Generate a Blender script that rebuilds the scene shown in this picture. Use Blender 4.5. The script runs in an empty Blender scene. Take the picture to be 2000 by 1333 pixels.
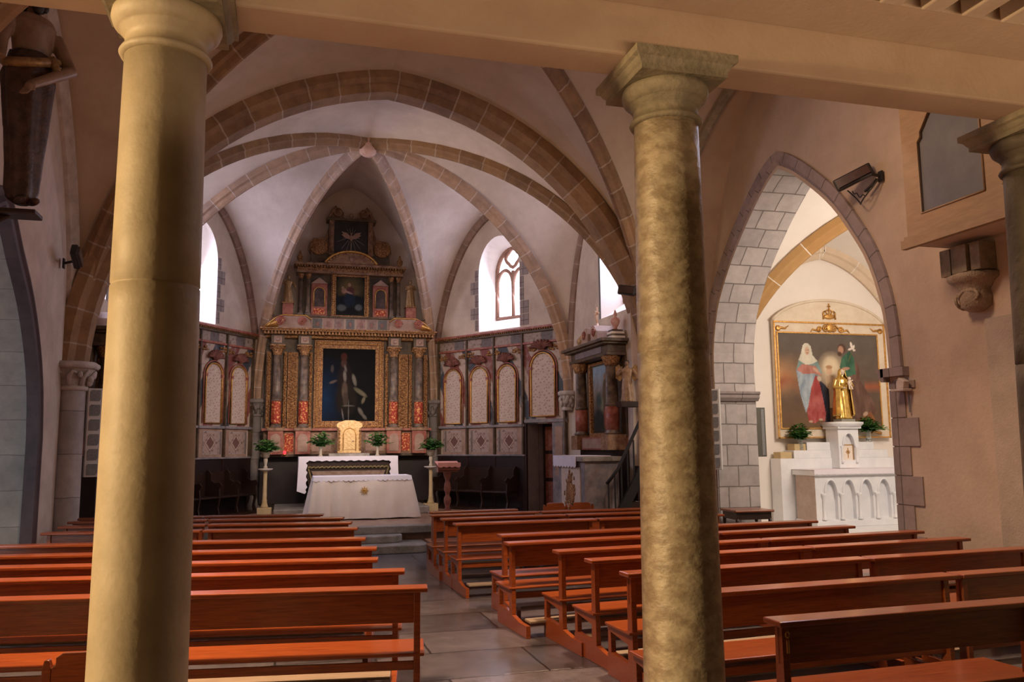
import bpy, bmesh, math, random
from mathutils import Vector, Matrix, noise
from mathutils.geometry import delaunay_2d_cdt
random.seed(7)
C = bpy.context.scene.collection
PI = math.pi
cos, sin, rad = math.cos, math.sin, math.radians

# ---------------- camera model (29 mm lens on a 36 mm frame) ----------------
FPX = 1611.0; H = 1.85
PSI = rad(15.5); TH = math.atan(205/1611.0); RO = rad(0.5)
CF = Vector((sin(PSI)*cos(TH), cos(PSI)*cos(TH), sin(TH)))
_R0 = Vector((cos(PSI), -sin(PSI), 0)); _U0 = _R0.cross(CF)
CR = cos(RO)*_R0 - sin(RO)*_U0
CU = cos(RO)*_U0 + sin(RO)*_R0
CO = Vector((0, 0, H))
def ray(px, py): return CF + CR*((px-1000)/FPX) + CU*((666.5-py)/FPX)
def on(ax, v, px, py):
    d = ray(px, py); return CO + d*((v-CO[ax])/d[ax])
def onp(p0, n, px, py):
    d = ray(px, py); n = Vector(n); return CO + d*((Vector(p0)-CO).dot(n)/d.dot(n))

# ---------------- materials ----------------
MATS = {}
def _new(name):
    m = bpy.data.materials.new(name); m.use_nodes = True
    nt = m.node_tree; b = nt.nodes['Principled BSDF']; MATS[name] = m
    return m, nt, b
def mat(name, c1, c2=None, scale=6, rough=.7, metal=0, bump=0, bscale=40, detail=6, lo=.35, hi=.65, stretch=None, spec=.5, coat=0):
    m, nt, b = _new(name); N, L = nt.nodes, nt.links
    b.inputs['Base Color'].default_value = (*c1, 1); b.inputs['Roughness'].default_value = rough
    b.inputs['Metallic'].default_value = metal; b.inputs['Specular IOR Level'].default_value = spec
    b.inputs['Coat Weight'].default_value = coat; b.inputs['Coat Roughness'].default_value = .15
    tc = N.new('ShaderNodeTexCoord'); src = tc.outputs['Object']
    if stretch:
        mp = N.new('ShaderNodeMapping'); mp.inputs['Scale'].default_value = stretch
        L.new(src, mp.inputs['Vector']); src = mp.outputs['Vector']
    if c2:
        n = N.new('ShaderNodeTexNoise'); n.inputs['Scale'].default_value = scale; n.inputs['Detail'].default_value = detail
        n.inputs['Roughness'].default_value = .65
        r = N.new('ShaderNodeValToRGB'); r.color_ramp.elements[0].position = lo; r.color_ramp.elements[1].position = hi
        r.color_ramp.elements[0].color = (*c1, 1); r.color_ramp.elements[1].color = (*c2, 1)
        L.new(src, n.inputs['Vector']); L.new(n.outputs['Fac'], r.inputs['Fac']); L.new(r.outputs['Color'], b.inputs['Base Color'])
    if bump:
        n2 = N.new('ShaderNodeTexNoise'); n2.inputs['Scale'].default_value = bscale; n2.inputs['Detail'].default_value = 5
        bp = N.new('ShaderNodeBump'); bp.inputs['Strength'].default_value = bump; bp.inputs['Distance'].default_value = .02
        L.new(src, n2.inputs['Vector']); L.new(n2.outputs['Fac'], bp.inputs['Height']); L.new(bp.outputs['Normal'], b.inputs['Normal'])
    return m
def brickmat(name, c1, c2, mortar, bw, rh, ms=.012, rough=.8, bias=0, off=.5, nmix=.35, bump=.5):
    m, nt, b = _new(name); N, L = nt.nodes, nt.links
    uv = N.new('ShaderNodeTexCoord')
    wob = N.new('ShaderNodeTexNoise'); wob.inputs['Scale'].default_value = 3.0
    ad = N.new('ShaderNodeVectorMath'); ad.operation = 'MULTIPLY_ADD'; ad.inputs[1].default_value = (.03, .03, 0)
    L.new(uv.outputs['UV'], wob.inputs['Vector']); L.new(wob.outputs['Color'], ad.inputs[0]); L.new(uv.outputs['UV'], ad.inputs[2])
    br = N.new('ShaderNodeTexBrick'); br.offset = off
    br.inputs['Color1'].default_value = (*c1, 1); br.inputs['Color2'].default_value = (*c2, 1); br.inputs['Mortar'].default_value = (*mortar, 1)
    br.inputs['Scale'].default_value = 1; br.inputs['Mortar Size'].default_value = ms; br.inputs['Mortar Smooth'].default_value = .3
    br.inputs['Bias'].default_value = bias; br.inputs['Brick Width'].default_value = bw; br.inputs['Row Height'].default_value = rh
    L.new(ad.outputs[0], br.inputs['Vector'])
    n = N.new('ShaderNodeTexNoise'); n.inputs['Scale'].default_value = 4; n.inputs['Detail'].default_value = 8; n.inputs['Roughness'].default_value = .7
    L.new(uv.outputs['Object'], n.inputs['Vector'])
    r = N.new('ShaderNodeValToRGB'); r.color_ramp.elements[0].position = .3; r.color_ramp.elements[1].position = .7
    r.color_ramp.elements[0].color = (.55, .55, .55, 1); r.color_ramp.elements[1].color = (1.2, 1.2, 1.2, 1)
    L.new(n.outputs['Fac'], r.inputs['Fac'])
    mx = N.new('ShaderNodeMix'); mx.data_type = 'RGBA'; mx.blend_type = 'MULTIPLY'; mx.inputs['Factor'].default_value = nmix
    L.new(br.outputs['Color'], mx.inputs['A']); L.new(r.outputs['Color'], mx.inputs['B']); L.new(mx.outputs['Result'], b.inputs['Base Color'])
    b.inputs['Roughness'].default_value = rough
    bp = N.new('ShaderNodeBump'); bp.inputs['Strength'].default_value = bump; bp.inputs['Distance'].default_value = .01; bp.invert = True
    L.new(br.outputs['Fac'], bp.inputs['Height']); L.new(bp.outputs['Normal'], b.inputs['Normal'])
    return m
def vcolmat(name, rough=.6, bump=.15, spec=.4):
    m, nt, b = _new(name); N, L = nt.nodes, nt.links
    a = N.new('ShaderNodeVertexColor'); a.layer_name = 'Col'
    L.new(a.outputs['Color'], b.inputs['Base Color']); b.inputs['Roughness'].default_value = rough; b.inputs['Specular IOR Level'].default_value = spec
    n2 = N.new('ShaderNodeTexNoise'); n2.inputs['Scale'].default_value = 30
    tc = N.new('ShaderNodeTexCoord'); L.new(tc.outputs['Object'], n2.inputs['Vector'])
    bp = N.new('ShaderNodeBump'); bp.inputs['Strength'].default_value = bump; bp.inputs['Distance'].default_value = .01
    L.new(n2.outputs['Fac'], bp.inputs['Height']); L.new(bp.outputs['Normal'], b.inputs['Normal'])
    return m
def emis(name, col, st):
    m, nt, b = _new(name)
    b.inputs['Emission Color'].default_value = (*col, 1); b.inputs['Emission Strength'].default_value = st
    b.inputs['Base Color'].default_value = (*col, 1); return m

plaster = mat('plaster', (.50, .41, .34), (.68, .58, .49), scale=1.3, rough=.9, bump=.25, bscale=22)
vaultp = mat('vault_plaster', (.55, .46, .39), (.71, .61, .53), scale=.9, rough=.9, bump=.2, bscale=14)
chapelp = mat('chapel_plaster', (.80, .74, .68), (.86, .80, .74), scale=1, rough=.9, bump=.08, bscale=20)
beamp = mat('beam_plaster', (.50, .36, .26), (.56, .42, .31), scale=3, rough=.85, bump=.10, bscale=30)
navep = mat('warm_lit_vault_plaster', (.44, .33, .23), (.53, .41, .30), scale=1.2, rough=.9, bump=.15, bscale=14)  # tan tint puts the warm light on the nave vault into its colour
nwall = mat('nave_wall_plaster', (.46, .37, .29), (.58, .47, .37), scale=1.3, rough=.9, bump=.25, bscale=22)
colstone = mat('column_stone', (.40, .32, .20), (.56, .46, .31), scale=2.6, rough=.55, bump=.10, bscale=34, detail=11, lo=.32, hi=.62)
marblecol = mat('mottled_marble', (.37, .28, .185), (.55, .45, .31), scale=10, rough=.45, bump=.55, bscale=13, detail=12, lo=.42, hi=.58, stretch=(1, 1, 1.5))
capstone = mat('capital_stone', (.20, .17, .11), (.34, .28, .19), scale=6, rough=.75, bump=.4, bscale=25)
ribstone = brickmat('rib_stone', (.33, .19, .09), (.21, .12, .065), (.42, .31, .22), .52, 8.0, ms=.016, off=0, nmix=.8)
ribpale = brickmat('pale_rib_stone', (.50, .32, .20), (.38, .26, .19), (.62, .50, .42), .42, 8.0, ms=.012, off=0, nmix=.8)
chribm = brickmat('chapel_rib_stone', (.45, .25, .09), (.50, .31, .13), (.85, .76, .66), .85, 8.0, ms=.012, off=0, nmix=.25)
ashlar = brickmat('ashlar_stone', (.42, .38, .37), (.52, .47, .45), (.22, .19, .18), .62, .36, ms=.012, nmix=.45)
archring = brickmat('arch_ring_stone', (.30, .25, .24), (.38, .31, .29), (.15, .12, .11), .4, 8.0, ms=.01, off=0, nmix=.6)
greyst = brickmat('grey_blue_stone', (.40, .38, .36), (.46, .44, .41), (.28, .26, .25), .9, .45, ms=.006, nmix=.6)
palest = mat('pale_limestone', (.42, .36, .32), (.60, .53, .48), scale=5, rough=.8, bump=.5, bscale=18)
floorm = brickmat('floor_slabs', (.055, .052, .060), (.135, .125, .138), (.02, .019, .02), 1.35, .85, ms=.012, rough=.24, nmix=1.0, off=.37)
stepst = mat('step_stone', (.20, .18, .15), (.36, .33, .30), scale=5, rough=.45, bump=.4)
carpet = mat('platform_floor', (.30, .17, .11), (.42, .26, .18), scale=4, rough=.35)
wood = mat('varnished_wood', (.19, .040, .011), (.33, .082, .019), scale=5, rough=.30, stretch=(1, 14, 14), bump=.06, bscale=9, coat=.35)
woodd = mat('dark_wood', (.020, .010, .007), (.042, .018, .011), scale=6, rough=.4, stretch=(1, 10, 10))
kneelm = mat('worn_kneeler_wood', (.22, .17, .12), (.32, .25, .18), scale=6, rough=.5, stretch=(1, 12, 12))
wainm = mat('dark_wainscot', (.012, .006, .006), (.024, .010, .010), scale=3, rough=.5)
ironm = mat('black_iron', (.012, .012, .012), rough=.5)
brassm = mat('brass', (.75, .45, .12), rough=.35, metal=.9)
gold = mat('gold_leaf', (.50, .26, .07), (.78, .46, .15), scale=20, rough=.36, metal=.8, bump=.4, bscale=60)
goldc = mat('carved_gold', (.12, .036, .018), (.66, .36, .13), scale=34, rough=.42, metal=.35, bump=1.0, bscale=45, lo=.38, hi=.68)
redgold = mat('red_carved_gold', (.38, .035, .02), (.85, .45, .15), scale=22, rough=.45, metal=.3, bump=1.0, bscale=34, lo=.5, hi=.6)
gmarble = mat('painted_grey_marble', (.045, .030, .020), (.22, .15, .10), scale=7, rough=.4, bump=.2)
rmarble = mat('painted_red_marble', (.24, .05, .03), (.42, .16, .11), scale=9, rough=.45)
omarble = mat('painted_ochre_marble', (.14, .065, .035), (.38, .22, .12), scale=8, rough=.5, bump=.5, bscale=30)
dgreen = mat('painted_green_marble', (.045, .030, .018), (.15, .095, .05), scale=6, rough=.5, bump=.4)
pinkp = mat('painted_pink_panel', (.30, .18, .13), (.42, .28, .21), scale=5, rough=.6)
bluep = mat('painted_blue_grey', (.15, .15, .17), (.34, .28, .27), scale=5, rough=.6)
creamp = mat('cream_painted_wood', (.66, .55, .42), (.75, .65, .52), scale=4, rough=.6)
pvc = vcolmat('painted_decoration', .6, .3)
canvas_m = vcolmat('painted_canvas', .75, .1, .12)
linen = mat('white_linen', (.78, .69, .60), (.84, .76, .68), scale=3, rough=.9, bump=.1)
lilac = mat('white_altar_cloth', (.78, .74, .82), (.84, .80, .86), scale=3, rough=.9, bump=.1)
salmon = mat('salmon_cloth', (.75, .30, .22), (.80, .38, .30), scale=3, rough=.9)
wmarble = mat('white_marble', (.72, .74, .78), (.84, .84, .86), scale=2.5, rough=.4)
ochrest = mat('yellow_stone', (.50, .37, .18), (.60, .46, .26), scale=5, rough=.8)
leafm = mat('leaf_green', (.03, .13, .02), (.12, .30, .06), scale=9, rough=.5)
potm = mat('pale_vase', (.45, .38, .28), (.55, .48, .36), scale=9, rough=.5)
glassm = mat('clear_glass', (.9, .95, .95), rough=.03); glassm.node_tree.nodes['Principled BSDF'].inputs['Transmission Weight'].default_value = .9
statwood = mat('painted_statue_wood', (.03, .014, .010), (.10, .055, .035), scale=7, rough=.45, bump=.3)
skinm = mat('carved_flesh', (.20, .12, .075), (.30, .19, .12), scale=7, rough=.45)
hairm = mat('dark_carved_hair', (.02, .012, .008), rough=.6)
whitep = mat('white_speaker_case', (.62, .60, .58), rough=.5)
grillm = mat('speaker_grille', (.16, .16, .16), (.26, .26, .26), scale=60, rough=.6)
blackp = mat('black_plastic', (.02, .018, .016), rough=.45)
gallw = mat('ochre_painted_wood', (.27, .18, .10), (.34, .23, .13), scale=4, rough=.6, stretch=(1, 1, 6))
gallb = mat('blue_grey_panel', (.10, .105, .12), (.13, .135, .15), scale=3, rough=.6)
joistm = mat('pale_joist_wood', (.50, .38, .28), (.60, .47, .36), scale=5, rough=.75)
boardm = mat('brown_boards', (.10, .075, .045), (.16, .12, .075), scale=5, rough=.8)
purplem = mat('purple_arch_moulding', (.060, .042, .052), (.095, .065, .075), scale=4, rough=.6)
redlamp = emis('red_lamp_glass', (1, .02, .03), 3.5)
tracm = mat('window_tracery_stone', (.24, .12, .08), (.34, .19, .13), scale=8, rough=.8)
m_, nt_, b_ = _new('bright_window_glass')
def winglass():
    N, L = nt_.nodes, nt_.links
    tc = N.new('ShaderNodeTexCoord'); n = N.new('ShaderNodeTexNoise'); n.inputs['Scale'].default_value = 3
    r = N.new('ShaderNodeValToRGB'); r.color_ramp.elements[0].color = (.74, .70, 1, 1); r.color_ramp.elements[1].color = (.96, .95, 1, 1)
    L.new(tc.outputs['Object'], n.inputs['Vector']); L.new(n.outputs['Fac'], r.inputs['Fac']); L.new(r.outputs['Color'], b_.inputs['Emission Color'])
    b_.inputs['Emission Strength'].default_value = 4.0
winglass(); winm = m_
yelglass = emis('yellow_stained_glass', (1, .80, .35), 2.2)

# ---------------- mesh builder ----------------
class MB:
    def __init__(s, M=None): s.v = []; s.f = []; s.uv = {}; s.M = M or Matrix(); s.sm = set(); s.mi = {}
    def vert(s, p): s.v.append(tuple(s.M @ Vector(p))); return len(s.v)-1
    def face(s, ids, uv=None, smooth=False, mi=0):
        s.f.append(list(ids)); k = len(s.f)-1
        if uv: s.uv[k] = uv
        if smooth: s.sm.add(k)
        if mi: s.mi[k] = mi
    def box(s, x0, x1, y0, y1, z0, z1, mi=0):
        i = [s.vert((x, y, z)) for z in (z0, z1) for x, y in ((x0, y0), (x1, y0), (x1, y1), (x0, y1))]
        for q, uv in (((3, 2, 1, 0), 'z'), ((4, 5, 6, 7), 'z'), ((0, 1, 5, 4), 'y'), ((1, 2, 6, 5), 'x'), ((2, 3, 7, 6), 'y'), ((3, 0, 4, 7), 'x')):
            cs = [((x0, y0, z0), (x1, y0, z0), (x1, y1, z0), (x0, y1, z0), (x0, y0, z1), (x1, y0, z1), (x1, y1, z1), (x0, y1, z1))[k] for k in q]
            s.face([i[k] for k in q], [(c[0], c[1]) if uv == 'z' else (c[0], c[2]) if uv == 'y' else (c[1], c[2]) for c in cs], mi=mi)
        return s
    def obox(s, c, sx, sy, sz, rot, mi=0):
        old = s.M; s.M = old @ Matrix.Translation(c) @ rot.to_4x4(); s.box(-sx/2, sx/2, -sy/2, sy/2, -sz/2, sz/2, mi); s.M = old; return s
    def bar(s, a, b, w, h, mi=0):
        a, b = Vector(a), Vector(b); d = (b-a); q = d.to_track_quat('X', 'Z').to_matrix()
        return s.obox((a+b)/2, d.length, w, h, q, mi)
    def lathe(s, prof, c=(0, 0, 0), seg=24, a0=0, a1=2*PI, sx=1, sy=1, fold=None, mi=0):
        full = abs(a1-a0-2*PI) < 1e-6; n = seg if full else seg+1; rows = []
        ln = 0; lens = [0]
        for k in range(1, len(prof)): ln += math.dist(prof[k-1], prof[k]); lens.append(ln)
        for (r, z) in prof:
            rr = []
            for k in range(n):
                a = a0+(a1-a0)*k/seg; q = r*(fold(a, z) if fold else 1)
                rr.append(s.vert((c[0]+q*cos(a)*sx, c[1]+q*sin(a)*sy, c[2]+z)))
            rows.append(rr)
        R = max(p[0] for p in prof)
        for i in range(len(rows)-1):
            for k in range(seg):
                k2 = (k+1) % n; u0, u1 = R*(a1-a0)*k/seg, R*(a1-a0)*(k+1)/seg
                s.face([rows[i][k], rows[i][k2], rows[i+1][k2], rows[i+1][k]], [(u0, lens[i]), (u1, lens[i]), (u1, lens[i+1]), (u0, lens[i+1])], True, mi)
        if full:
            if prof[0][0] > 1e-5: s.face(rows[0][::-1], mi=mi)
            if prof[-1][0] > 1e-5: s.face(rows[-1], mi=mi)
        return s
    def tube(s, pts, r, seg=8, mi=0):
        pts = [Vector(p) for p in pts]; rs = r if isinstance(r, (list, tuple)) else [r]*len(pts); rows = []
        ref = None
        for i, p in enumerate(pts):
            t = (pts[min(i+1, len(pts)-1)]-pts[max(i-1, 0)]).normalized()
            if ref is None: ref = Vector((0, 0, 1)) if abs(t.z) < .9 else Vector((1, 0, 0))
            n = (ref - t*ref.dot(t)).normalized(); b = t.cross(n); ref = n
            rows.append([s.vert(p+n*rs[i]*cos(2*PI*k/seg)+b*rs[i]*sin(2*PI*k/seg)) for k in range(seg)])
        for i in range(len(rows)-1):
            for k in range(seg): s.face([rows[i][k], rows[i][(k+1) % seg], rows[i+1][(k+1) % seg], rows[i+1][k]], smooth=True, mi=mi)
        s.face(rows[0][::-1], mi=mi); s.face(rows[-1], mi=mi); return s
    def sphere(s, c, r, sc=(1, 1, 1), n=10, mi=0):
        prof = [(r*sin(PI*k/n), -r*cos(PI*k/n)) for k in range(n+1)]; prof[0] = (0, -r); prof[-1] = (0, r)
        old = s.M; s.M = old @ Matrix.Translation(c) @ Matrix.Diagonal((*sc, 1))
        rows = []
        for (q, z) in prof:
            rows.append([s.vert((q*cos(2*PI*k/(2*n)), q*sin(2*PI*k/(2*n)), z)) for k in range(2*n)] if q > 1e-6 else [s.vert((0, 0, z))])
        for i in range(n):
            for k in range(2*n):
                k2 = (k+1) % (2*n); a, b = rows[i], rows[i+1]
                if len(a) == 1: s.face([a[0], b[k2], b[k]], smooth=True, mi=mi)
                elif len(b) == 1: s.face([a[k], a[k2], b[0]], smooth=True, mi=mi)
                else: s.face([a[k], a[k2], b[k2], b[k]], smooth=True, mi=mi)
        s.M = old; return s
    def prism(s, poly, y0, y1, mi=0):
        """poly in local x,z ; extruded along y"""
        n = len(poly); a = [s.vert((p[0], y0, p[1])) for p in poly]; b = [s.vert((p[0], y1, p[1])) for p in poly]
        s.face(a, [(p[0], p[1]) for p in poly], mi=mi); s.face(b[::-1], [(p[0], p[1]) for p in poly][::-1], mi=mi); t = 0
        for k in range(n):
            j = (k+1) % n; d = math.dist(poly[k], poly[j])
            s.face([a[k], b[k], b[j], a[j]], [(t, y0), (t, y1), (t+d, y1), (t+d, y0)], mi=mi); t += d
        return s
    def holed(s, outer, holes, place, mi=0):
        """flat polygon with holes, place(u,v)->xyz"""
        pts = []; ed = []
        for lp in [outer]+holes:
            b = len(pts); pts += [Vector(p) for p in lp]; ed += [(b+k, b+(k+1) % len(lp)) for k in range(len(lp))]
        vs, es, fs, _, _, _ = delaunay_2d_cdt(pts, ed, [], 0, 1e-5)
        def inside(p, lp):
            c = False; n = len(lp)
            for i in range(n):
                (x1, y1), (x2, y2) = lp[i], lp[(i+1) % n]
                if (y1 > p[1]) != (y2 > p[1]) and p[0] < (x2-x1)*(p[1]-y1)/(y2-y1)+x1: c = not c
            return c
        ids = [s.vert(place(v[0], v[1])) for v in vs]
        for f in fs:
            c = [sum(vs[i][k] for i in f)/len(f) for k in (0, 1)]
            if inside(c, outer) and not any(inside(c, h) for h in holes):
                s.face([ids[i] for i in f], [(vs[i][0], vs[i][1]) for i in f], mi=mi)
        return s
    def sweep(s, path, prof, side, closed=False, mi=0, caps=True):
        """prof: (s,n) pairs; side: constant side vector; n = side x tangent"""
        side = Vector(side).normalized(); path = [Vector(p) for p in path]; rows = []; L = [0]
        for i, p in enumerate(path):
            t = (path[min(i+1, len(path)-1)]-path[max(i-1, 0)]).normalized(); n = side.cross(t).normalized()
            rows.append([s.vert(p+side*a+n*b) for a, b in prof])
            if i: L.append(L[-1]+(p-path[i-1]).length)
        m = len(prof); pl = [0]
        for k in range(m): pl.append(pl[-1]+math.dist(prof[k], prof[(k+1) % m]))
        for i in range(len(rows)-1):
            for k in range(m):
                j = (k+1) % m
                s.face([rows[i][k], rows[i+1][k], rows[i+1][j], rows[i][j]], [(L[i], pl[k]), (L[i+1], pl[k]), (L[i+1], pl[k+1]), (L[i], pl[k+1])], mi=mi)
        if caps: s.face(rows[0][::-1], mi=mi); s.face(rows[-1], mi=mi)
        return s
    def strip(s, A, B, smooth=True, uvs=True):
        a = [s.vert(p) for p in A]; b = [s.vert(p) for p in B]; La = [0]
        for k in range(1, len(A)): La.append(La[-1]+(Vector(A[k])-Vector(A[k-1])).length)
        for k in range(len(A)-1):
            d0 = (Vector(A[k])-Vector(B[k])).length; d1 = (Vector(A[k+1])-Vector(B[k+1])).length
            if d0 < 1e-5 and d1 < 1e-5: continue
            s.face([a[k], a[k+1], b[k+1], b[k]], [(0, La[k]), (0, La[k+1]), (d1, La[k+1]), (d0, La[k])], smooth)
        return s
    def build(s, name, m, parent=None, bevel=0, remesh=0, solid=0, props=None, fix=True):
        me = bpy.data.meshes.new(name); me.from_pydata(s.v, [], s.f)
        ms = m if isinstance(m, (list, tuple)) else [m]
        for x in ms: me.materials.append(x)
        uvl = me.uv_layers.new(name='UVMap')
        for i, p in enumerate(me.polygons):
            if i in s.uv:
                for k, li in enumerate(p.loop_indices): uvl.data[li].uv = s.uv[i][k]
            p.use_smooth = i in s.sm; p.material_index = s.mi.get(i, 0)
        me.validate()
        if fix:
            bm = bmesh.new(); bm.from_mesh(me); bmesh.ops.recalc_face_normals(bm, faces=bm.faces); bm.to_mesh(me); bm.free()
        o = bpy.data.objects.new(name, me); C.objects.link(o)
        if parent: o.parent = parent
        if remesh:
            md = o.modifiers.new('Remesh', 'REMESH'); md.mode = 'VOXEL'; md.voxel_size = remesh; md.use_smooth_shade = True
        if bevel:
            md = o.modifiers.new('Bevel', 'BEVEL'); md.width = bevel; md.segments = 2; md.limit_method = 'ANGLE'; md.angle_limit = rad(40)
        if solid:
            md = o.modifiers.new('Solid', 'SOLIDIFY'); md.thickness = solid; md.offset = 0
        if props:
            for k, v in props.items(): o[k] = v
        return o
def tag(o, label, cat, group=None, kind=None):
    o['label'] = label; o['category'] = cat
    if group: o['group'] = group
    if kind: o['kind'] = kind
    return o
def struct(name, mb, m, parent=None, **k):
    o = mb.build(name, m, parent, **k)
    if not parent: o['kind'] = 'structure'
    return o
def empty(name, loc=(0, 0, 0), rz=0, label=None, cat=None, group=None):
    o = bpy.data.objects.new(name, None); C.objects.link(o); o.location = loc; o.rotation_euler = (0, 0, rz); o.empty_display_size = .1
    if label: tag(o, label, cat, group)
    return o
def dup(root, loc=None, rz=None, label=None, group=None):
    def cp(o, par):
        c = o.copy(); C.objects.link(c)
        if par: c.parent = par
        for ch in [x for x in list(CH.get(o.name, []))]: cp(ch, c)
        return c
    CH = {}
    for o in C.objects:
        if o.parent: CH.setdefault(o.parent.name, []).append(o)
    r = cp(root, None)
    if loc is not None: r.location = loc
    if rz is not None: r.rotation_euler = (0, 0, rz)
    if label: r['label'] = label
    if group: r['group'] = group
    return r
def canvas(name, w, h, nx, ny, fn, m, parent=None, y=0, x0=None, z0=0, shape=None):
    """flat painted grid in local x,z facing -y; fn(u,v)->(r,g,b) linear"""
    x0 = -w/2 if x0 is None else x0
    me = bpy.data.meshes.new(name); vs = []; fs = []; cols = []
    for j in range(ny+1):
        for i in range(nx+1): vs.append((x0+w*i/nx, y, z0+h*j/ny)); cols.append(fn(i/nx, j/ny))
    for j in range(ny):
        for i in range(nx):
            if shape and not shape((i+.5)/nx, (j+.5)/ny): continue
            a = j*(nx+1)+i; fs.append((a, a+1, a+nx+2, a+nx+1))
    me.from_pydata(vs, [], fs); me.materials.append(m)
    ca = me.color_attributes.new('Col', 'FLOAT_COLOR', 'POINT')
    for k, c in enumerate(cols): ca.data[k].color = (*c, 1)
    o = bpy.data.objects.new(name, me); C.objects.link(o)
    if parent: o.parent = parent
    return o
def mixc(a, b, t): t = max(0, min(1, t)); return tuple(a[k]*(1-t)+b[k]*t for k in range(3))
def nz(x, y, s=1, k=0): return noise.fractal(Vector((x*s, y*s, k)), 1, 2, 4)*.5+.5
def pointed(x0, x1, z0, zs, za, n=10):
    """outline of a pointed arch opening (x,z) ccw from bottom left"""
    xc = (x0+x1)/2; w = (x1-x0)/2; P = [(x0, z0), (x1, z0)]
    for k in range(n+1): a = PI/2*k/n; P.append((xc+w*(1-(1-cos(a))*1.0)if 0 else x1-w*(1-cos(a)), zs+(za-zs)*sin(a)**1.15))
    for k in range(n-1, -1, -1): a = PI/2*k/n; P.append((x0+w*(1-cos(a)), zs+(za-zs)*sin(a)**1.15))
    return P
def ogive(x0, x1, zs, za, n=8):
    """arch curve left spring -> apex -> right spring"""
    w = (x1-x0)/2; P = []
    for k in range(n+1): a = PI/2*k/n; P.append((x0+w*(1-cos(a)), zs+(za-zs)*sin(a)))
    for k in range(n-1, -1, -1): a = PI/2*k/n; P.append((x1-w*(1-cos(a)), zs+(za-zs)*sin(a)))
    return P
def roundarch(x0, x1, z0, zs, n=10):
    r = (x1-x0)/2; xc = (x0+x1)/2
    return [(x0, z0), (x1, z0)]+[(xc+r*cos(PI*k/n), zs+r*sin(PI*k/n)) for k in range(n+1)]
# ================= ARCHITECTURE =================
XL = -3.1; XR = 7.5
# floor
struct('floor', MB().box(-6, 14, -3, 21, -.1, 0), floorm)
# sanctuary platform and steps
struct('trim_1', MB().box(-3.0, 6.0, 15.72, 20.6, -.05, .4), carpet)
def slab(x0, x1, y0, y1, z0, z1, r=.25):
    P = [(x0, y1), (x0, y0)]
    for k in range(7): a = -PI/2+PI/2*k/6; P.append((x1-r+r*cos(a), y0+r+r*sin(a)))
    P.append((x1, y1)); m = MB(Matrix(((1, 0, 0, 0), (0, 0, 1, 0), (0, 1, 0, 0), (0, 0, 0, 1)))); m.prism(P, z0, z1); return m
for k, (x1, y0, z0, z1) in enumerate([(2.55, 14.72, 0, .14), (2.15, 15.14, .14, .27)]):
    struct('trim_%d' % (k+2), slab(-.9, x1, y0, 15.75, z0, z1), stepst, bevel=.02)
struct('trim_4', slab(-2.9, 5.9, 15.5, 15.80, .27, .405, .05), stepst, bevel=.015)

# ---- vault geometry
AA = rad(84)
def q(t):  # 0..1 -> (fraction outward, height fraction)
    a = AA*t; return (1-cos(a))/(1-cos(AA)), sin(a)/sin(AA)
NS = 18
def arc(V, T, zs, zt, n=NS):
    out = []
    for k in range(n+1):
        f, g = q(k/n); out.append(Vector((V[0]+(T[0]-V[0])*f, V[1]+(T[1]-V[1])*f, zs+(zt-zs)*g)))
    return out
def cell(mb, V0, V1, boss, M, zs, zb, zm):
    for V in (V0, V1):
        A, B = arc(V, boss, zs, zb), arc(V, M, zs, zm)
        nsub = 6; prev = A
        for j in range(1, nsub+1):
            t = j/nsub; bul = .10*sin(PI*t)  # slight web curvature
            cur = [a.lerp(b, t)+Vector((0, 0, bul*min(1, i/6))) for i, (a, b) in enumerate(zip(A, B))]
            mb.strip(prev, cur); prev = cur
RP = [(-.12, -.06), (-.12, .06), (-.075, .09), (-.05, .15), (-.02, .19), (.02, .19), (.05, .15), (.075, .09), (.12, .06), (.12, -.06)]
tn = [10]
def rib(V, T, zs, zt, m=ribstone, prof=RP, sc=1.0):
    d = Vector((T[0]-V[0], T[1]-V[1], 0)).normalized(); side = Vector((0, 0, 1)).cross(d)
    tn[0] += 1
    o = struct('trim_%d' % tn[0], MB().sweep(arc(V, T, zs, zt, 26), [(a*sc, b*sc) for a, b in prof], side), m)
    return o
ribwall = brickmat('wall_rib_stone', (.34, .22, .17), (.26, .17, .13), (.42, .33, .28), .42, 8.0, ms=.012, off=0, nmix=.9)
VV = [(-3.1, 13.5), (-3.03, 16.94), (-.62, 20.5), (3.62, 20.5), (6.03, 16.94), (6.4, 13.5)]
ZS = 2.9; BOSS = (1.5, 16.1); ZB = 7.95
AP = (1.6, 13.5); ZA = 8.05
mb = MB()
MS = [((-3.08, 15.2), 7.1), ((-1.825, 18.72), 7.5), ((1.5, 20.5), 8.35), ((4.825, 18.72), 7.5), ((6.15, 15.2), 7.1)]
for i in range(5): cell(mb, VV[i], VV[i+1], BOSS, MS[i][0], ZS, ZB, MS[i][1])
cell(mb, VV[0], VV[5], BOSS, AP, ZS, ZB, ZA)
o = struct('ceiling', mb, vaultp, fix=False)
for i in range(6):
    rib(VV[i], BOSS, ZS-.02, ZB, ribpale if 1 <= i <= 4 else ribstone, sc=.95)
for i in (0, 1, 3, 4):   # wall ribs against the polygon walls
    for V in (VV[i], VV[i+1]): rib(V, MS[i][0], ZS-.02, MS[i][1]-.02, ribwall, [(-.11, -.02), (-.11, .07), (-.06, .11), (.06, .11), (.11, .07), (.11, -.02)], 1)
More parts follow.
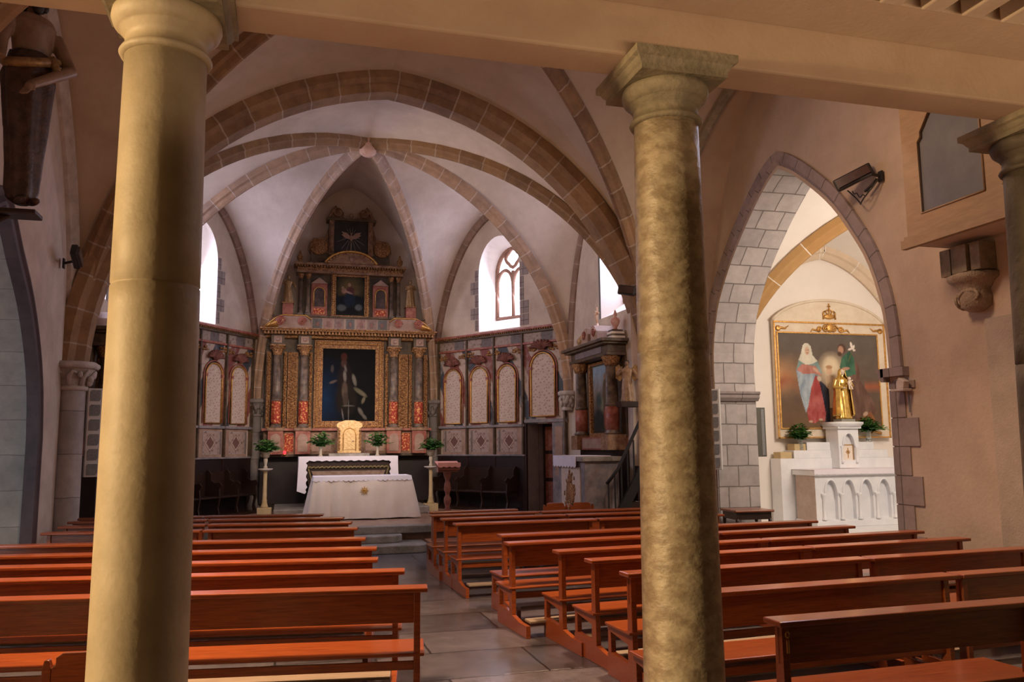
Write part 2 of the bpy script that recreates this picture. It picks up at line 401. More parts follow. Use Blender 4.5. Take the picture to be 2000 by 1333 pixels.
# keystone
k = empty('vault_keystone', (BOSS[0], BOSS[1], ZB-.32), label='carved pinkish keystone where the apse vault ribs meet', cat='keystone')
MB().lathe([(0, .0), (.10, .01), (.16, .06), (.17, .12), (.13, .2), (.15, .32), (.12, .4)], seg=16).build('boss', mat('keystone_stone', (.55, .33, .25), (.68, .45, .36), 8, bump=.6), k)
# chancel arch
left = arc(VV[0], AP, ZS, ZA, 26); right = arc(VV[5], AP, ZS, ZA, 26)[::-1]
CP = [(-.34, -.1), (-.34, .06), (-.27, .12), (-.22, .13), (-.17, .25), (.17, .25), (.22, .13), (.27, .12), (.34, .06), (.34, -.1)]
struct('trim_5', MB().sweep(left+right[1:], CP, (0, 1, 0)), ribstone)
# nave vault
NB = (1.75, 9.9); ZN = 8.45
mb = MB(); L2 = (-3.1, 7.0); R2 = (7.45, 4.3)
cell(mb, VV[0], VV[5], NB, AP, ZS, ZN, ZA)
ML = (-3.1, 9.9); MR = (7.42, 10.6)
cell(mb, VV[0], L2, NB, ML, ZS, ZN, 8.1)
cell(mb, R2, VV[5], NB, MR, ZS, ZN, 8.3)
cell(mb, L2, R2, NB, (2.0, 6.9), ZS, ZN, 8.2)
fr = arc(VV[5], MR, ZS, 8.3); mb.strip(fr, [Vector((XR, p.y, p.z)) for p in fr])
fr = arc(R2, MR, ZS, 8.3); mb.strip(fr, [Vector((XR, p.y, p.z)) for p in fr])
struct('ceiling', mb, navep, fix=False)
for V in (VV[0], VV[5], L2): rib(V, NB, ZS, ZN, ribstone)
wallrib = [(-.14, -.02), (-.14, .08), (-.08, .13), (-.02, .2), (.06, .2), (.1, .12), (.14, .02)]
rib(VV[0], ML, ZS, 8.05, palest, wallrib); rib(VV[5], MR, ZS, 8.25, capstone, wallrib, .6); rib(L2, ML, ZS, 8.05, palest, wallrib)
struct('ceiling', MB().box(-3.2, 7.7, 3.9, 7.2, 8.2, 8.3), vaultp)

# ---- walls with openings
def wall(name, p0, p1, z0, z1, holes, m, props=None):
    p0, p1 = Vector((*p0, 0)), Vector((*p1, 0)); u = (p1-p0).normalized(); L = (p1-p0).length
    mb = MB().holed([(0, z0), (L, z0), (L, z1), (0, z1)], holes, lambda s, z: p0+u*s+Vector((0, 0, z)))
    return struct(name, mb, m, fix=False)
def crv(P, n=4):
    out = []
    for i in range(len(P)-1):
        a, b, c, d = [Vector(P[max(0, min(len(P)-1, i+k))]) for k in (-1, 0, 1, 2)]
        for k in range(n):
            t = k/n; out.append(tuple(.5*((2*b)+(c-a)*t+(2*a-5*b+4*c-d)*t*t+(3*b-a-3*c+d)*t**3)))
    out.append(tuple(P[-1])); return out
# window
wn = [0]
def window(p0, u, n, s0, s1, z0, zs, za, depth=.55, inset=.13, sill=.35, power=60, lancets=2):
    """p0 wall origin, u along wall, n outward; opening s0..s1; glass set back by depth"""
    wn[0] += 1; u = Vector((*u, 0)).normalized(); n = Vector((*n, 0)).normalized(); p0 = Vector((*p0, 0))
    def W(s, z, d): return p0+u*s+n*d+Vector((0, 0, z))
    out = [(s0, z0), (s1, z0)]+ogive(s0, s1, zs, za)[::-1]
    i0, i1 = s0+inset, s1-inset; zi = z0+sill; zai = za-inset*1.6
    inn = [(i0, zi), (i1, zi)]+ogive(i0, i1, zs, zai)[::-1]
    mb = MB(); N = len(out)
    mb.strip([W(*out[k % N], 0) for k in range(N+1)], [W(*inn[k % N], depth) for k in range(N+1)], smooth=False)
    g = MB(); g.holed(inn, [], lambda s, z: W(s, z, depth+.02))
    w = struct('window_%d' % wn[0], g, winm, fix=False)
    mb.build('window_reveal', chapelp, w, fix=False)
    t = MB(); r = .045
    cl = [W(*inn[k % len(inn)], depth-.02) for k in range(len(inn)+1)]
    t.tube(cl, r*1.3, 6)
    mid = (i0+i1)/2; zq = zs-.02; wq = (i1-i0)/4
    t.tube([W(mid, zi, depth-.02), W(mid, zq+.1, depth-.02)], r, 6)
    for a, b in ((i0, mid), (mid, i1)): t.tube([W(s, z, depth-.02) for s, z in ogive(a, b, zs-.3, zs+.12)], r, 6)
    zc = (zs+.12+zai)/2+.02; rq = wq*.82
    ring = [W(mid+rq*cos(2*PI*k/16)*(1+.12*cos(8*PI*k/16)), zc+rq*sin(2*PI*k/16)*(1+.12*cos(8*PI*k/16)), depth-.02) for k in range(17)]
    t.tube(ring, r, 6)
    t.build('window_tracery', tracm, w)
    l = bpy.data.lights.new('window_daylight', 'AREA'); l.shape = 'RECTANGLE'; l.size = (i1-i0)*.9; l.size_y = (zs+.4-zi); l.energy = power; l.color = (.70, .72, 1.0)
    lo = bpy.data.objects.new('window_daylight', l); C.objects.link(lo)
    lo.location = W((i0+i1)/2, (zi+zs+.4)/2, depth-.1)
    lo.rotation_euler = ((-n)+Vector((0, 0, -.35))).to_track_quat('-Z', 'Z').to_euler()
    return out
B, Cc = Vector(VV[3]), Vector(VV[4]); uR = (Cc-B).normalized(); nR = Vector((-uR.y, uR.x)); nR = nR if nR.x > 0 else -nR
A_, D_ = Vector(VV[2]), Vector(VV[1]); uL = (D_-A_).normalized(); nL = Vector((-uR.y*-1, uR.x)); nL = Vector((-nR.x, nR.y))
hR = window(B, uR, nR, 1.57, 2.86, 4.58, 6.0, 6.85, power=75)
hL = window(A_, uL, nL, 1.57, 2.86, 4.58, 6.0, 6.85, power=88)
wall('wall_east', VV[2], VV[3], 0, 9, [], vaultp)
dr = [(3.06, .4), (3.76, .4), (3.76, 2.34), (3.06, 2.34)]
wall('wall_canted_right', B, Cc, 0, 8, [hR, dr], plaster)
def Wd(s, z, d): return Vector((*B, 0))+Vector((*uR, 0))*s+Vector((*nR, 0))*d+Vector((0, 0, z))
mb = MB(); mb.strip([Wd(*dr[k % 4], 0) for k in range(5)], [Wd(*dr[k % 4], .6) for k in range(5)], False); struct('door_1', mb, archring, fix=False)
mb = MB(); mb.holed(dr, [], lambda s, z: Wd(s, z, .55)); dd = struct('door_2', mb, woodd, fix=False)
for k in range(3):
    mb = MB(); mb.holed([(3.14, .5+.62*k), (3.70, .5+.62*k), (3.70, 1.04+.62*k), (3.14, 1.04+.62*k)], [], lambda s, z: Wd(s, z, .53)); mb.build('door_panel', rmarble, dd, fix=False)
wall('wall_canted_left', A_, D_, 0, 8, [hL], plaster)
h2 = window((6.1, 16.94), (0, -1), (1, 0), 1.65, 3.25, 4.35, 6.2, 7.0, power=95, depth=.5)
wall('wall_chancel_right', (6.03, 16.94), (6.1, 13.4), 0, 8, [h2], plaster)
h3 = window((-3.07, 16.94), (0, -1), (-1, 0), 1.2, 2.4, 4.45, 6.0, 6.9, power=130)
wall('wall_chancel_left', (-3.03, 16.94), (-3.07, 13.4), 0, 8, [h3], plaster)
wall('wall_chancel_arch', (5.95, 13.5), (7.5, 13.5), 0, 8.3, [], plaster)
wall('wall_pier', (5.95, 13.5), (5.95, 14.2), 0, 4.2, [], plaster)
# quoins round the canted windows
def quoins(nm, P0, u, n):
    mb = MB(); u = Vector((*u, 0)); n = Vector((*n, 0)); P = Vector((*P0, 0))
    rr = random.Random(3)
    for s0, sg in ((1.57, -1), (2.86, 1)):
        z = 4.6
        while z < 5.9:
            h = .26+rr.random()*.1; w = rr.choice([.12, .26]); c = P+u*(s0+sg*(w/2+.004))+Vector((0, 0, z+h/2))-n*.004
            mb.obox(c, w, .012, h-.02, Matrix((u, n, Vector((0, 0, 1)))).transposed()); z += h
    return struct(nm, mb, archring)
quoins('trim_6', B, uR, nR); quoins('trim_7', A_, uL, nL)

# left nave wall with the big arched opening
AL = [(11.95, 0), (11.95, 2.0), (11.85, 2.57), (11.62, 3.1), (11.2, 3.67), (10.65, 4.15), (10.0, 4.65), (9.35, 4.15), (8.8, 3.67), (8.38, 3.1), (8.15, 2.57), (8.05, 2.0), (8.05, 0)]
alc = crv([(a, b) for a, b in AL[1:-1]], 3); alo = [(11.95, 0)]+alc+[(8.05, 0)]
wall('wall_left', (XL, 13.5), (XL, -3), 0, 9, [[(13.5-y, z+.0005*(z == 0)) for y, z in alo], [(9.65, .001), (12.2, .001), (12.2, 3.7), (9.65, 3.7)]], plaster)
wall('wall_left_passage', (XL, 3.85), (XL-7.0, 4.9), 0, 4.2, [], plaster)
wall('wall_left_passage', (XL, 1.3), (XL-7.0, 0.3), 0, 4.2, [], plaster)
mb = MB(); mb.strip([Vector((XL, y, z)) for y, z in alo], [Vector((XL-1.6, y, z)) for y, z in alo], smooth=False)
struct('wall_left_arch_jamb', mb, greyst, fix=False)
wall('wall_left_chapel', (XL-1.6, 13.6), (XL-1.6, 6.2), 0, 7, [], greyst)
# moulding round left arch: swept along the outline
def outl(P, X, prof, name, m, inward):
    path = [Vector((X, y, z)) for y, z in P]
    return struct(name, MB().sweep(path, prof, (1, 0, 0)), m)
outl(alo, XL, [(-.05, -.11), (.09, -.11), (.10, -.05), (.06, 0), (.10, .06), (.09, .11), (-.05, .11)], 'trim_8', purplem, 1)

# right nave wall with the chapel arch
IN = [(13.36, 0), (13.36, 2.7), (13.36, 3.5), (13.18, 4.2), (12.88, 4.7), (12.45, 5.2), (11.88, 5.72), (11.4, 6.07), (11.1, 6.2), (10.76, 6.0), (10.28, 5.62), (9.84, 5.2), (9.46, 4.7), (9.16, 4.2), (8.95, 3.5), (8.9, 2.7), (8.9, 0)]
a = crv(IN[1:9], 3)[:-1]+crv(IN[8:-1], 3); ino = [IN[0]]+a+[IN[-1]]
EX = []
for i, (y, z) in enumerate(a):
    t = i/(len(a)-1); yc = 11.13; d = .27
    p, qn = Vector(a[max(0, i-1)]), Vector(a[min(len(a)-1, i+1)]); tv = (qn-p).normalized(); nv = Vector((tv.y, -tv.x)); nv = -nv
    EX.append((y+nv.x*d*(-1 if 0 else 1), z+nv.y*d))
if EX[len(EX)//2][1] < a[len(a)//2][1]: EX = [(2*y0-y1, 2*z0-z1) for (y0, z0), (y1, z1) in zip(a, EX)]
wall('wall_right', (XR, 13.5), (XR, -3), 0, 9, [[(13.5-y, z+.0005*(z == 0)) for y, z in ino]], nwall)
mb = MB(); mb.strip([Vector((XR, y, z)) for y, z in ino], [Vector((XR+.82, y, z)) for y, z in ino], smooth=False)
# transposed uv so that courses are horizontal rings
mb.uv = {k: [(b, a_) for a_, b in v] for k, v in mb.uv.items()}
ash2 = brickmat('arch_ashlar', (.42, .38, .37), (.53, .48, .46), (.20, .17, .16), .42, .37, ms=.012, nmix=.5)
def swapuv(mb): mb.uv = {k: [(b, a_) for a_, b in v] for k, v in mb.uv.items()}
swapuv(mb); struct('wall_right_arch_jamb', mb, ash2, fix=False)
mb = MB()   # voussoir ring, 4 cm proud, with a hollow
AV = [Vector((XR, y, z)) for y, z in a]; EV = [Vector((XR, y, z)) for y, z in EX]
dx = Vector((-.05, 0, 0))
mb.strip(EV, [p+dx for p in EV], False)
mb.strip([p+dx for p in EV], [(p.lerp(q_, .55)+dx) for p, q_ in zip(EV, AV)], False)
mb.strip([(p.lerp(q_, .55)+dx) for p, q_ in zip(EV, AV)], [(p.lerp(q_, .75)+dx*.2) for p, q_ in zip(EV, AV)], False)
mb.strip([(p.lerp(q_, .75)+dx*.2) for p, q_ in zip(EV, AV)], [q_+Vector((.04, 0, 0)) for q_ in AV], False)
swapuv(mb); struct('trim_9', mb, archring, fix=False)
# quoin stones on both jambs (toothed)
rr = random.Random(5); mb = MB()
for sgn, Y in ((-1, 8.9), (1, 13.36)):
    z = 0; k = 0
    while z < 2.6:
        h = .36; w = (.42 if k % 2 else .26)+rr.random()*.05
        y0, y1 = (Y-w, Y) if sgn < 0 else (Y, min(Y+w, 13.5)); mb.box(XR-.02, XR+.01, y0, y1, z+.006, min(z+h, 2.62)-.006); z += h; k += 1
struct('trim_10', mb, archring)
# impost mouldings
mb = MB()
pf = [(0, 0), (.05, .0), (.10, .06), (.10, .11), (.13, .13), (.13, .17), (0, .17)]
for Y, sg in ((8.9, 1), (13.36, -1)):
    old = mb.M; mb.M = Matrix(((0, 1, 0, 0), (sg, 0, 0, Y-sg*0), (0, 0, 1, 2.62), (0, 0, 0, 1)))
    mb.prism(pf, XR-.1, XR+.84); mb.M = old
    mb.box(XR-.10, XR, Y-.35 if sg > 0 else Y-.05, Y+.05 if sg > 0 else 13.5, 2.68, 2.79)
struct('trim_40', mb, archring)
# ---- side chapel
wall('wall_chapel_north', (XR+.82, 15), (XR+.82, 8.4), 0, 7.2, [[(15-y, z+.0005*(z == 0)) for y, z in ino]], chapelp)
wall('wall_chapel_east', (8.3, 15.0), (13.7, 15.0), 0, 7.2, [], chapelp)
wall('wall_chapel_south', (13.7, 15.0), (13.7, 8.4), 0, 7.2, [], chapelp)
wall('wall_chapel_west', (13.7, 8.4), (8.3, 8.4), 0, 7.2, [], chapelp)
ch = [(8.4, 14.95), (13.6, 14.95), (13.6, 8.5), (8.4, 8.5)]; CB = (11, 11.72); CZ = 6.45; CS = 2.0
mb = MB()
for i, (M_, zm) in enumerate([((11.05, 14.95), 6.0), ((13.6, 11.7), 6.0), ((11, 8.5), 6.0), ((8.4, 11.2), 7.0)]):
    cell(mb, ch[i], ch[(i+1) % 4], CB, M_, CS, CZ, zm)
struct('ceiling', mb, chapelp, fix=False)
for V in ch: rib(V, CB, CS, CZ-.03, chribm, sc=1.1)
pch = brickmat('pale_chapel_rib', (.66, .52, .38), (.70, .57, .43), (.85, .78, .7), .85, 8.0, ms=.01, off=0, nmix=.25)
for V in ch[:2]: rib(V, (11.05, 14.95), CS, 5.98, pch, sc=1.1)
struct('trim_41', MB().box(8.32, 13.7, 12.9, 15, 0, .25), wmarble)

# ---- tribune beam, its ceiling and joists
mb = MB().box(-3.1, 7.5, 3.93, 4.2, 3.96, 4.8)
struct('trim_42', mb, beamp, bevel=.015)
struct('trim_43', MB().box(-3.1, 7.5, 3.55, 3.93, 4.25, 4.6), beamp, bevel=.01)
struct('ceiling', MB().box(-3.1, 7.5, -3, 3.9, 4.5, 4.6), boardm)
x = -2.9; i = 50
while x < 7.4:
    if x > 2.5: struct('trim_%d' % i, MB().box(x, x+.13, -1, 3.50, 4.20, 4.5), joistm, bevel=.01); i += 1
    x += .27
struct('wall_back', MB().box(-3.2, 7.6, -3.1, -3, 0, 4.6), woodd)
# blue panelled side tribune along the right wall
mb = MB()
x0 = 6.9
mb.box(x0+.02, 7.48, 4.2, 7.7, 4.1, 4.16)            # soffit
struct('trim_44', mb, plaster)
mb = MB(Matrix(((0, 1, 0, 0), (1, 0, 0, 0), (0, 0, 1, 0), (0, 0, 0, 1))))   # local x -> world Y, local y -> world X
pan = []
for (a0, a1) in ((6.62, 7.50), (5.52, 6.40)):
    P = [(a0, 4.42), (a1, 4.42), (a1, 5.25), (a1-.05, 5.30), (a1-.05, 5.36), (a1-.2, 5.55), (a0+.2, 5.55), (a0+.05, 5.36), (a0+.05, 5.30), (a0, 5.25)]; pan.append(P)
old = mb.M
mb.holed([(4.25, 4.1), (7.74, 4.1), (7.74, 5.75), (4.25, 5.75)], pan, lambda s, z: (s, x0, z))
for P in pan:
    n = len(P)
    for k in range(n):
        p, q_ = P[k], P[(k+1) % n]
        mb.face([mb.vert((p[0], x0, p[1])), mb.vert((q_[0], x0, q_[1])), mb.vert((q_[0], x0+.03, q_[1])), mb.vert((p[0], x0+.03, p[1]))])
mb.box(7.70, 7.735, x0+.012, 7.5, 4.1, 5.75)
mb.box(4.25, 7.80, x0-.05, x0+.02, 4.06, 4.16); mb.box(4.25, 7.77, x0-.03, x0+.02, 4.16, 4.20)
bx = struct('wall_tribune', mb, gallw, fix=False)
for P in pan:
    g = MB(mb.M); g.prism(P, x0+.028, x0+.04); g.build('panel', gallb, bx)
    t = MB(mb.M); t.tube([(p[0], x0-.005, p[1]) for p in P+[P[0]]], .012, 6); t.build('panel_moulding', gallw, bx)

# half-columns and carved corbels of the vault
def corbel(x, y, z, r, label, shaft=None, ang=0, zb=.4, m=palest, sc=1.0):
    t = empty('carved_capital', (x, y, z), label=label, cat='capital')
    mb = MB(); seg = 20
    mb.lathe([(r*.95, -.32), (r*1.08, -.30), (r*1.08, -.26), (r*.95, -.24), (r*1.1, -.12), (r*1.4, -.02), (r*1.55, .0)], seg=24, fold=lambda a, zz: 1+.07*sin(a*8)*(1 if -.24 < zz < -.01 else 0))
    mb.build('bell', m, t)
    cv = MB(); rr = random.Random(int(abs(x)*50))
    for k in range(14):
        a = rr.random()*2*PI; h = -.24+.2*rr.random(); R_ = r*(1.15+.4*(h+.24)/.24)
        cv.sphere((R_*cos(a), R_*sin(a), h), .035+.02*rr.random(), (1, 1, 1.4), 5)
    for k in range(8):
        a = 2*PI*k/8; cv.tube([(r*1.0*cos(a), r*1.0*sin(a), -.24), (r*1.3*cos(a), r*1.3*sin(a), -.12), (r*1.5*cos(a+.2), r*1.5*sin(a+.2), -.04), (r*1.35*cos(a+.4), r*1.35*sin(a+.4), -.07)], [.03, .035, .03, .015], 6)
    cv.build('carving', m, t)
    ab = MB(); w = r*1.75
    ab.lathe([(w*1.0, 0), (w*1.08, .03), (w*1.08, .07), (w*.95, .10), (w*.6, .10)], seg=8, a0=PI/8, a1=2*PI+PI/8); ab.build('abacus', m, t)
    if shaft:
        h = z-.32-zb
        s_ = MB().lathe([(r*1.7, -(h+.32)), (r*1.7, -(h+.32)+.15), (r*1.25, -(h+.32)+.22), (r*.95, -(h+.32)+.3), (r*.93, -.32)], seg=24); s_.build('shaft', shaft, t)
    return t
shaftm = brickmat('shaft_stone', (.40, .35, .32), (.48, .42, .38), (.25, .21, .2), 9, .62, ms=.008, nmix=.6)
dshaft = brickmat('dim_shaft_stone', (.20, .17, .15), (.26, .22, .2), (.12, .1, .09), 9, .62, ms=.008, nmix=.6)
corbel(-2.98, 13.33, 3.02, .19, 'pale carved capital on a stone half-column at the left nave wall', shaftm, zb=0)
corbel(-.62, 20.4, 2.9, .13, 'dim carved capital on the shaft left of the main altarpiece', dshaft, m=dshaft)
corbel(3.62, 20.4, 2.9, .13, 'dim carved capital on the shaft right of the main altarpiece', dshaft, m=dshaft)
corbel(5.92, 16.9, 2.92, .11, 'small white carved corbel at the end of the right wall panelling', None)
corbel(-2.93, 16.9, 2.92, .11, 'small carved corbel at the end of the left wall panelling', None)
# big corbel at the right nave wall with the vault springing
pC = on(0, 7.4, 1900, 590)
t = empty('carved_corbel', (7.45, pC.y, pC.z), label='large weathered carved corbel on the right nave wall under the blue panelled tribune', cat='corbel')
MB().lathe([(.0, -.12), (.1, -.12), (.22, -.06), (.24, .05), (.21, .14), (.30, .24), (.38, .28), (.38, .34), (.3, .36)], seg=10, fold=lambda a, z: 1+.05*sin(a*5)).build('corbel_body', mat('corbel_stone', (.27, .21, .15), (.42, .34, .25), 7, bump=.8), t)
cv = MB(); cv.tube([(-.05+.16*cos(a)-.03, .15+.0*a-.25*sin(a)*0, .03+.10*sin(a)) for a in [k*.5 for k in range(13)]], .025, 6)
for sy in (-.05,): cv.tube([(-.19-.02*cos(a), sy+.17*cos(a)*(1-.03*k), .06+.09*sin(a)*(1-.03*k)) for k, a in enumerate([k*.45 for k in range(18)])], [.028-.001*k for k in range(18)], 6)
cv.build('scroll_carving', MATS['corbel_stone'], t)
MB().box(-.26, .06, -.34, -.18, .36, .70).box(-.3, .06, -.14, .12, .36, .70).box(-.26, .06, .18, .36, .36, .70).build('rib_springing', capstone, t)
t.scale = (.7, .8, .9)
struct('trim_45', MB().box(7.45, 7.5, 6.75, 7.30, 0, 3.2), mat('pilaster_stone', (.40, .34, .27), (.5, .43, .35), 3, bump=.3))

# ---- the three big tuscan columns
def column(x, y, label, m, zt=3.96, r=.235, rt=.185):
    HC = .33
    t = empty('stone_column', (x, y, 0), label=label, cat='column', group=None)
    s_ = MB(); zj = 2.57 if m is colstone else 2.35; pr = [(r, .18)]+[(r-(r-rt)*((k/12)**1.25), .18+(zt-HC-.18)*k/12) for k in range(1, 13)]
    rj = r-(r-rt)*(((zj-.18)/(zt-HC-.18))**1.25)
    pr = sorted(pr+[(rj, zj-.008), (rj-.006, zj-.003), (rj-.006, zj+.003), (rj, zj+.008)], key=lambda p: p[1]); s_.lathe(pr, seg=64); s_.build('shaft', m, t)
    b = MB(); b.box(-r*1.4, r*1.4, -r*1.4, r*1.4, 0, .08); b.lathe([(r*1.35, .08), (r*1.38, .12), (r*1.3, .16), (r*1.05, .18)], seg=40); b.build('base', m, t)
    z = zt-HC
    c = MB(); c.lathe([(rt, z), (rt*1.10, z+.004), (rt*1.14, z+.018), (rt*1.10, z+.032), (rt*1.02, z+.036), (rt*1.0, z+.10), (rt*1.06, z+.103), (rt*1.06, z+.113), (rt*1.11, z+.116), (rt*1.11, z+.126), (rt*1.18, z+.13), (rt*1.30, z+.15), (rt*1.36, z+.18), (rt*1.34, z+.21), (rt*1.2, z+.22)], seg=48); c.build('capital', capstone if m is marblecol else m, t)  # middle column's capital takes darker stone in place of its shadow
    w = rt*1.42
    a_ = MB(); a_.box(-w, w, -w, w, z+.215, z+.245); a_.lathe([(w*1.414, z+.245), (w*1.47, z+.255), (w*1.55, z+.28), (w*1.66, z+.29), (w*1.66, z+.33)], seg=4, a0=PI/4, a1=2*PI+PI/4); a_.sm = set()
    a_.build('abacus', capstone, t)
    return t
column(-.565, 3.93, 'thick cream stone column nearest the camera, lit on its left side', colstone, r=.203, rt=.178)
column(2.05, 4.09, 'mottled stone column in the middle of the nave opening, right of the aisle', marblecol, r=.212, rt=.18)
column(4.80, 4.2, 'stone column coloured as in shade at the right edge of the view under the beam', mat('shaded_column_stone', (.075, .058, .04), (.13, .10, .07), 4, .7, bump=.5, bscale=16))  # stone colour darkened to stand in for the shade on this column
# ================= PEWS AND CHAIRS =================
def make_pew(L):
    t = empty('pew', label='x', cat='pew')
    MB().box(-.05, L+.05, -.10, .07, .838, .87).build('top_shelf', wood, t, bevel=.008)
    MB().box(.0, L, -.018, .012, .62, .838).build('back_panel', wood, t, bevel=.004)
    MB().box(-.03, L+.03, -.05, .40, .398, .422).build('seat', wood, t, bevel=.008)
    MB().box(.045, L-.045, -.45, -.29, .135, .16).build('kneeler', kneelm, t, bevel=.006)
    MB().box(.045, L-.045, -.01, .012, .30, .36).build('stretcher', wood, t, bevel=.004)
    for x0 in (0, L-.045):
        m = MB(Matrix(((0, 1, 0, 0), (1, 0, 0, 0), (0, 0, 1, 0), (0, 0, 0, 1))))
        m.prism([(-.46, 0), (.42, 0), (.42, .17), (.36, .19), (.05, .17), (-.06, .15), (-.25, .12), (-.46, .12)], x0, x0+.045)
        m.prism([(-.05, .15), (.045, .15), (.032, .838), (-.035, .838)], x0, x0+.045)
        m.prism([(.345, .17), (.405, .17), (.40, .36), (.35, .36)], x0, x0+.045)
        m.prism([(.03, .31), (.41, .355), (.41, .398), (.03, .398)], x0, x0+.045)
        m.build('end_frame', wood, t, bevel=.004)
    return t
PW = {}
def pew(L, x, y, rz, label, group):
    L = round(L, 2)
    if L not in PW: o = PW[L] = make_pew(L)
    else: o = dup(PW[L])
    o.location = (x, y, 0); o.rotation_euler = (0, 0, rad(rz)); o['label'] = label; o['group'] = group; return o
GL, GR = 'pews left of the aisle', 'pews right of the aisle'
ordn = ['nearest', 'second', 'third', 'fourth', 'fifth', 'sixth', 'seventh', 'eighth', 'ninth']
for k, (x, y, r, l1, l2) in enumerate([(.97, 5.99, 8.4, 1.95, 1.95), (.93, 6.84, 9.0, 1.95, 1.95), (.80, 7.60, 9.6, 1.95, 1.80), (.88, 8.43, 8.8, 1.95, 1.80), (.86, 9.35, 8.6, 1.95, 1.80), (.88, 10.55, 11, 1.75, 1.75), (.87, 11.36, 11, 1.75, 1.75), (.82, 12.14, 10.5, 1.75, 1.75), (.57, 12.85, 9.0, 1.60, 1.75)]):
    u = Vector((-cos(rad(r)), sin(rad(r)))); a = Vector((x, y))+u*l1; b = a+u*(l2+.13)
    w = 'orange-brown' if k < 4 else 'dim brown'
    pew(l1, a.x, a.y, -r, '%s wooden pew ending at the aisle, %s row of the left block' % (w, ordn[k]), GL)
    pew(l2, b.x, b.y, -r, '%s wooden pew on the wall side, %s row of the left block' % (w, ordn[k]), GL)
for k, (x, y, r, l1, l2) in enumerate([(2.42, 5.17, 2.5, 2.40, 1.75), (2.62, 6.12, 3, 2.20, 1.75), (2.62, 6.90, 4, 2.20, 1.85), (2.55, 7.58, 4.5, 2.25, 1.95), (2.28, 8.37, 4, 2.40, 1.75), (2.40, 9.12, 4, 2.30, 1.75), (2.20, 10.64, 1, 1.85, 1.8), (2.18, 11.44, 1, 1.70, 1.8), (2.14, 12.10, 1, 1.55, 1.8), (2.22, 12.68, 1, 1.30, 1.8)]):
    u = Vector((cos(rad(r)), sin(rad(r)))); b = Vector((x, y))+u*(l1+.13)
    o = ['second', 'third', 'fourth', 'fifth', 'sixth', 'seventh', 'eighth', 'ninth', 'tenth', 'eleventh'][k]
    pew(l1, x, y, r, 'brown wooden pew ending at the aisle, %s row of the right block' % o, GR)
    if k != 9: pew(l2, b.x, b.y, r, 'brown wooden pew on the wall side, %s row of the right block' % o, GR)
pn = pew(1.82, 2.72, 4.25, 1.5, 'nearest pew right of the middle column, with a small brass plate on its end post', GR)
m = MB(); m.box(.005, .04, -.058, -.048, .66, .82); pl = MB()
pl.tube([(.022+.012*cos(a), -.056, .79+.016*sin(a)) for a in [k*.5 for k in range(13)]], .003, 5); pl.box(.014, .018, -.06, -.054, .69, .76); pl.box(.026, .03, -.06, -.054, .69, .76); pl.box(.014, .03, -.06, -.054, .69, .695)
pl.build('brass_plate', brassm, pn)
def make_chair(label, loc, rz, m):
    t = empty('wooden_chair', loc, rz, label, 'chair')
    MB().box(.0, .42, 0, .42, .40, .43).build('seat', m, t, bevel=.012)
    for x in (0, .38):
        MB().prism([(x, 0), (x+.04, 0), (x+.04, .80), (x+.03, .84), (x+.01, .84), (x, .80)], -.02, .02).build('leg', m, t, bevel=.004)
        MB().box(x, x+.04, .36, .40, 0, .40).build('leg', m, t, bevel=.004)
    MB().prism([(.04, .72), (.38, .72), (.38, .80), (.36, .82), (.36, .85), (.33, .87), (.09, .87), (.06, .85), (.06, .82), (.04, .80)], -.015, .012).build('top_rail', m, t, bevel=.004)
    MB().box(.04, .38, -.01, .01, .5, .57).build('back_slat', m, t, bevel=.004)
    MB().box(.04, .38, -.01, .01, .18, .21).build('stretcher', m, t, bevel=.004)
    return t
make_chair('orange-brown chair mostly hidden behind the thick cream column', (-1.09, 4.62, 0), rad(-6), wood)
make_chair('orange-brown chair at the bottom left corner with only its seat edge showing', (-1.93, 4.86, 0), rad(-6), wood)
make_chair('small red-brown chair back behind the far right pews, the left one of two', (4.12, 13.05, .05), 0, wood)
make_chair('small red-brown chair back behind the far right pews, the right one of two', (4.56, 13.0, .05), 0, wood)

# ================= SANCTUARY =================
PZ = .4
# predella step behind the altar
struct('trim_60', MB().box(-.15, 3.15, 18.25, 20.3, PZ, .56), stepst, bevel=.02)
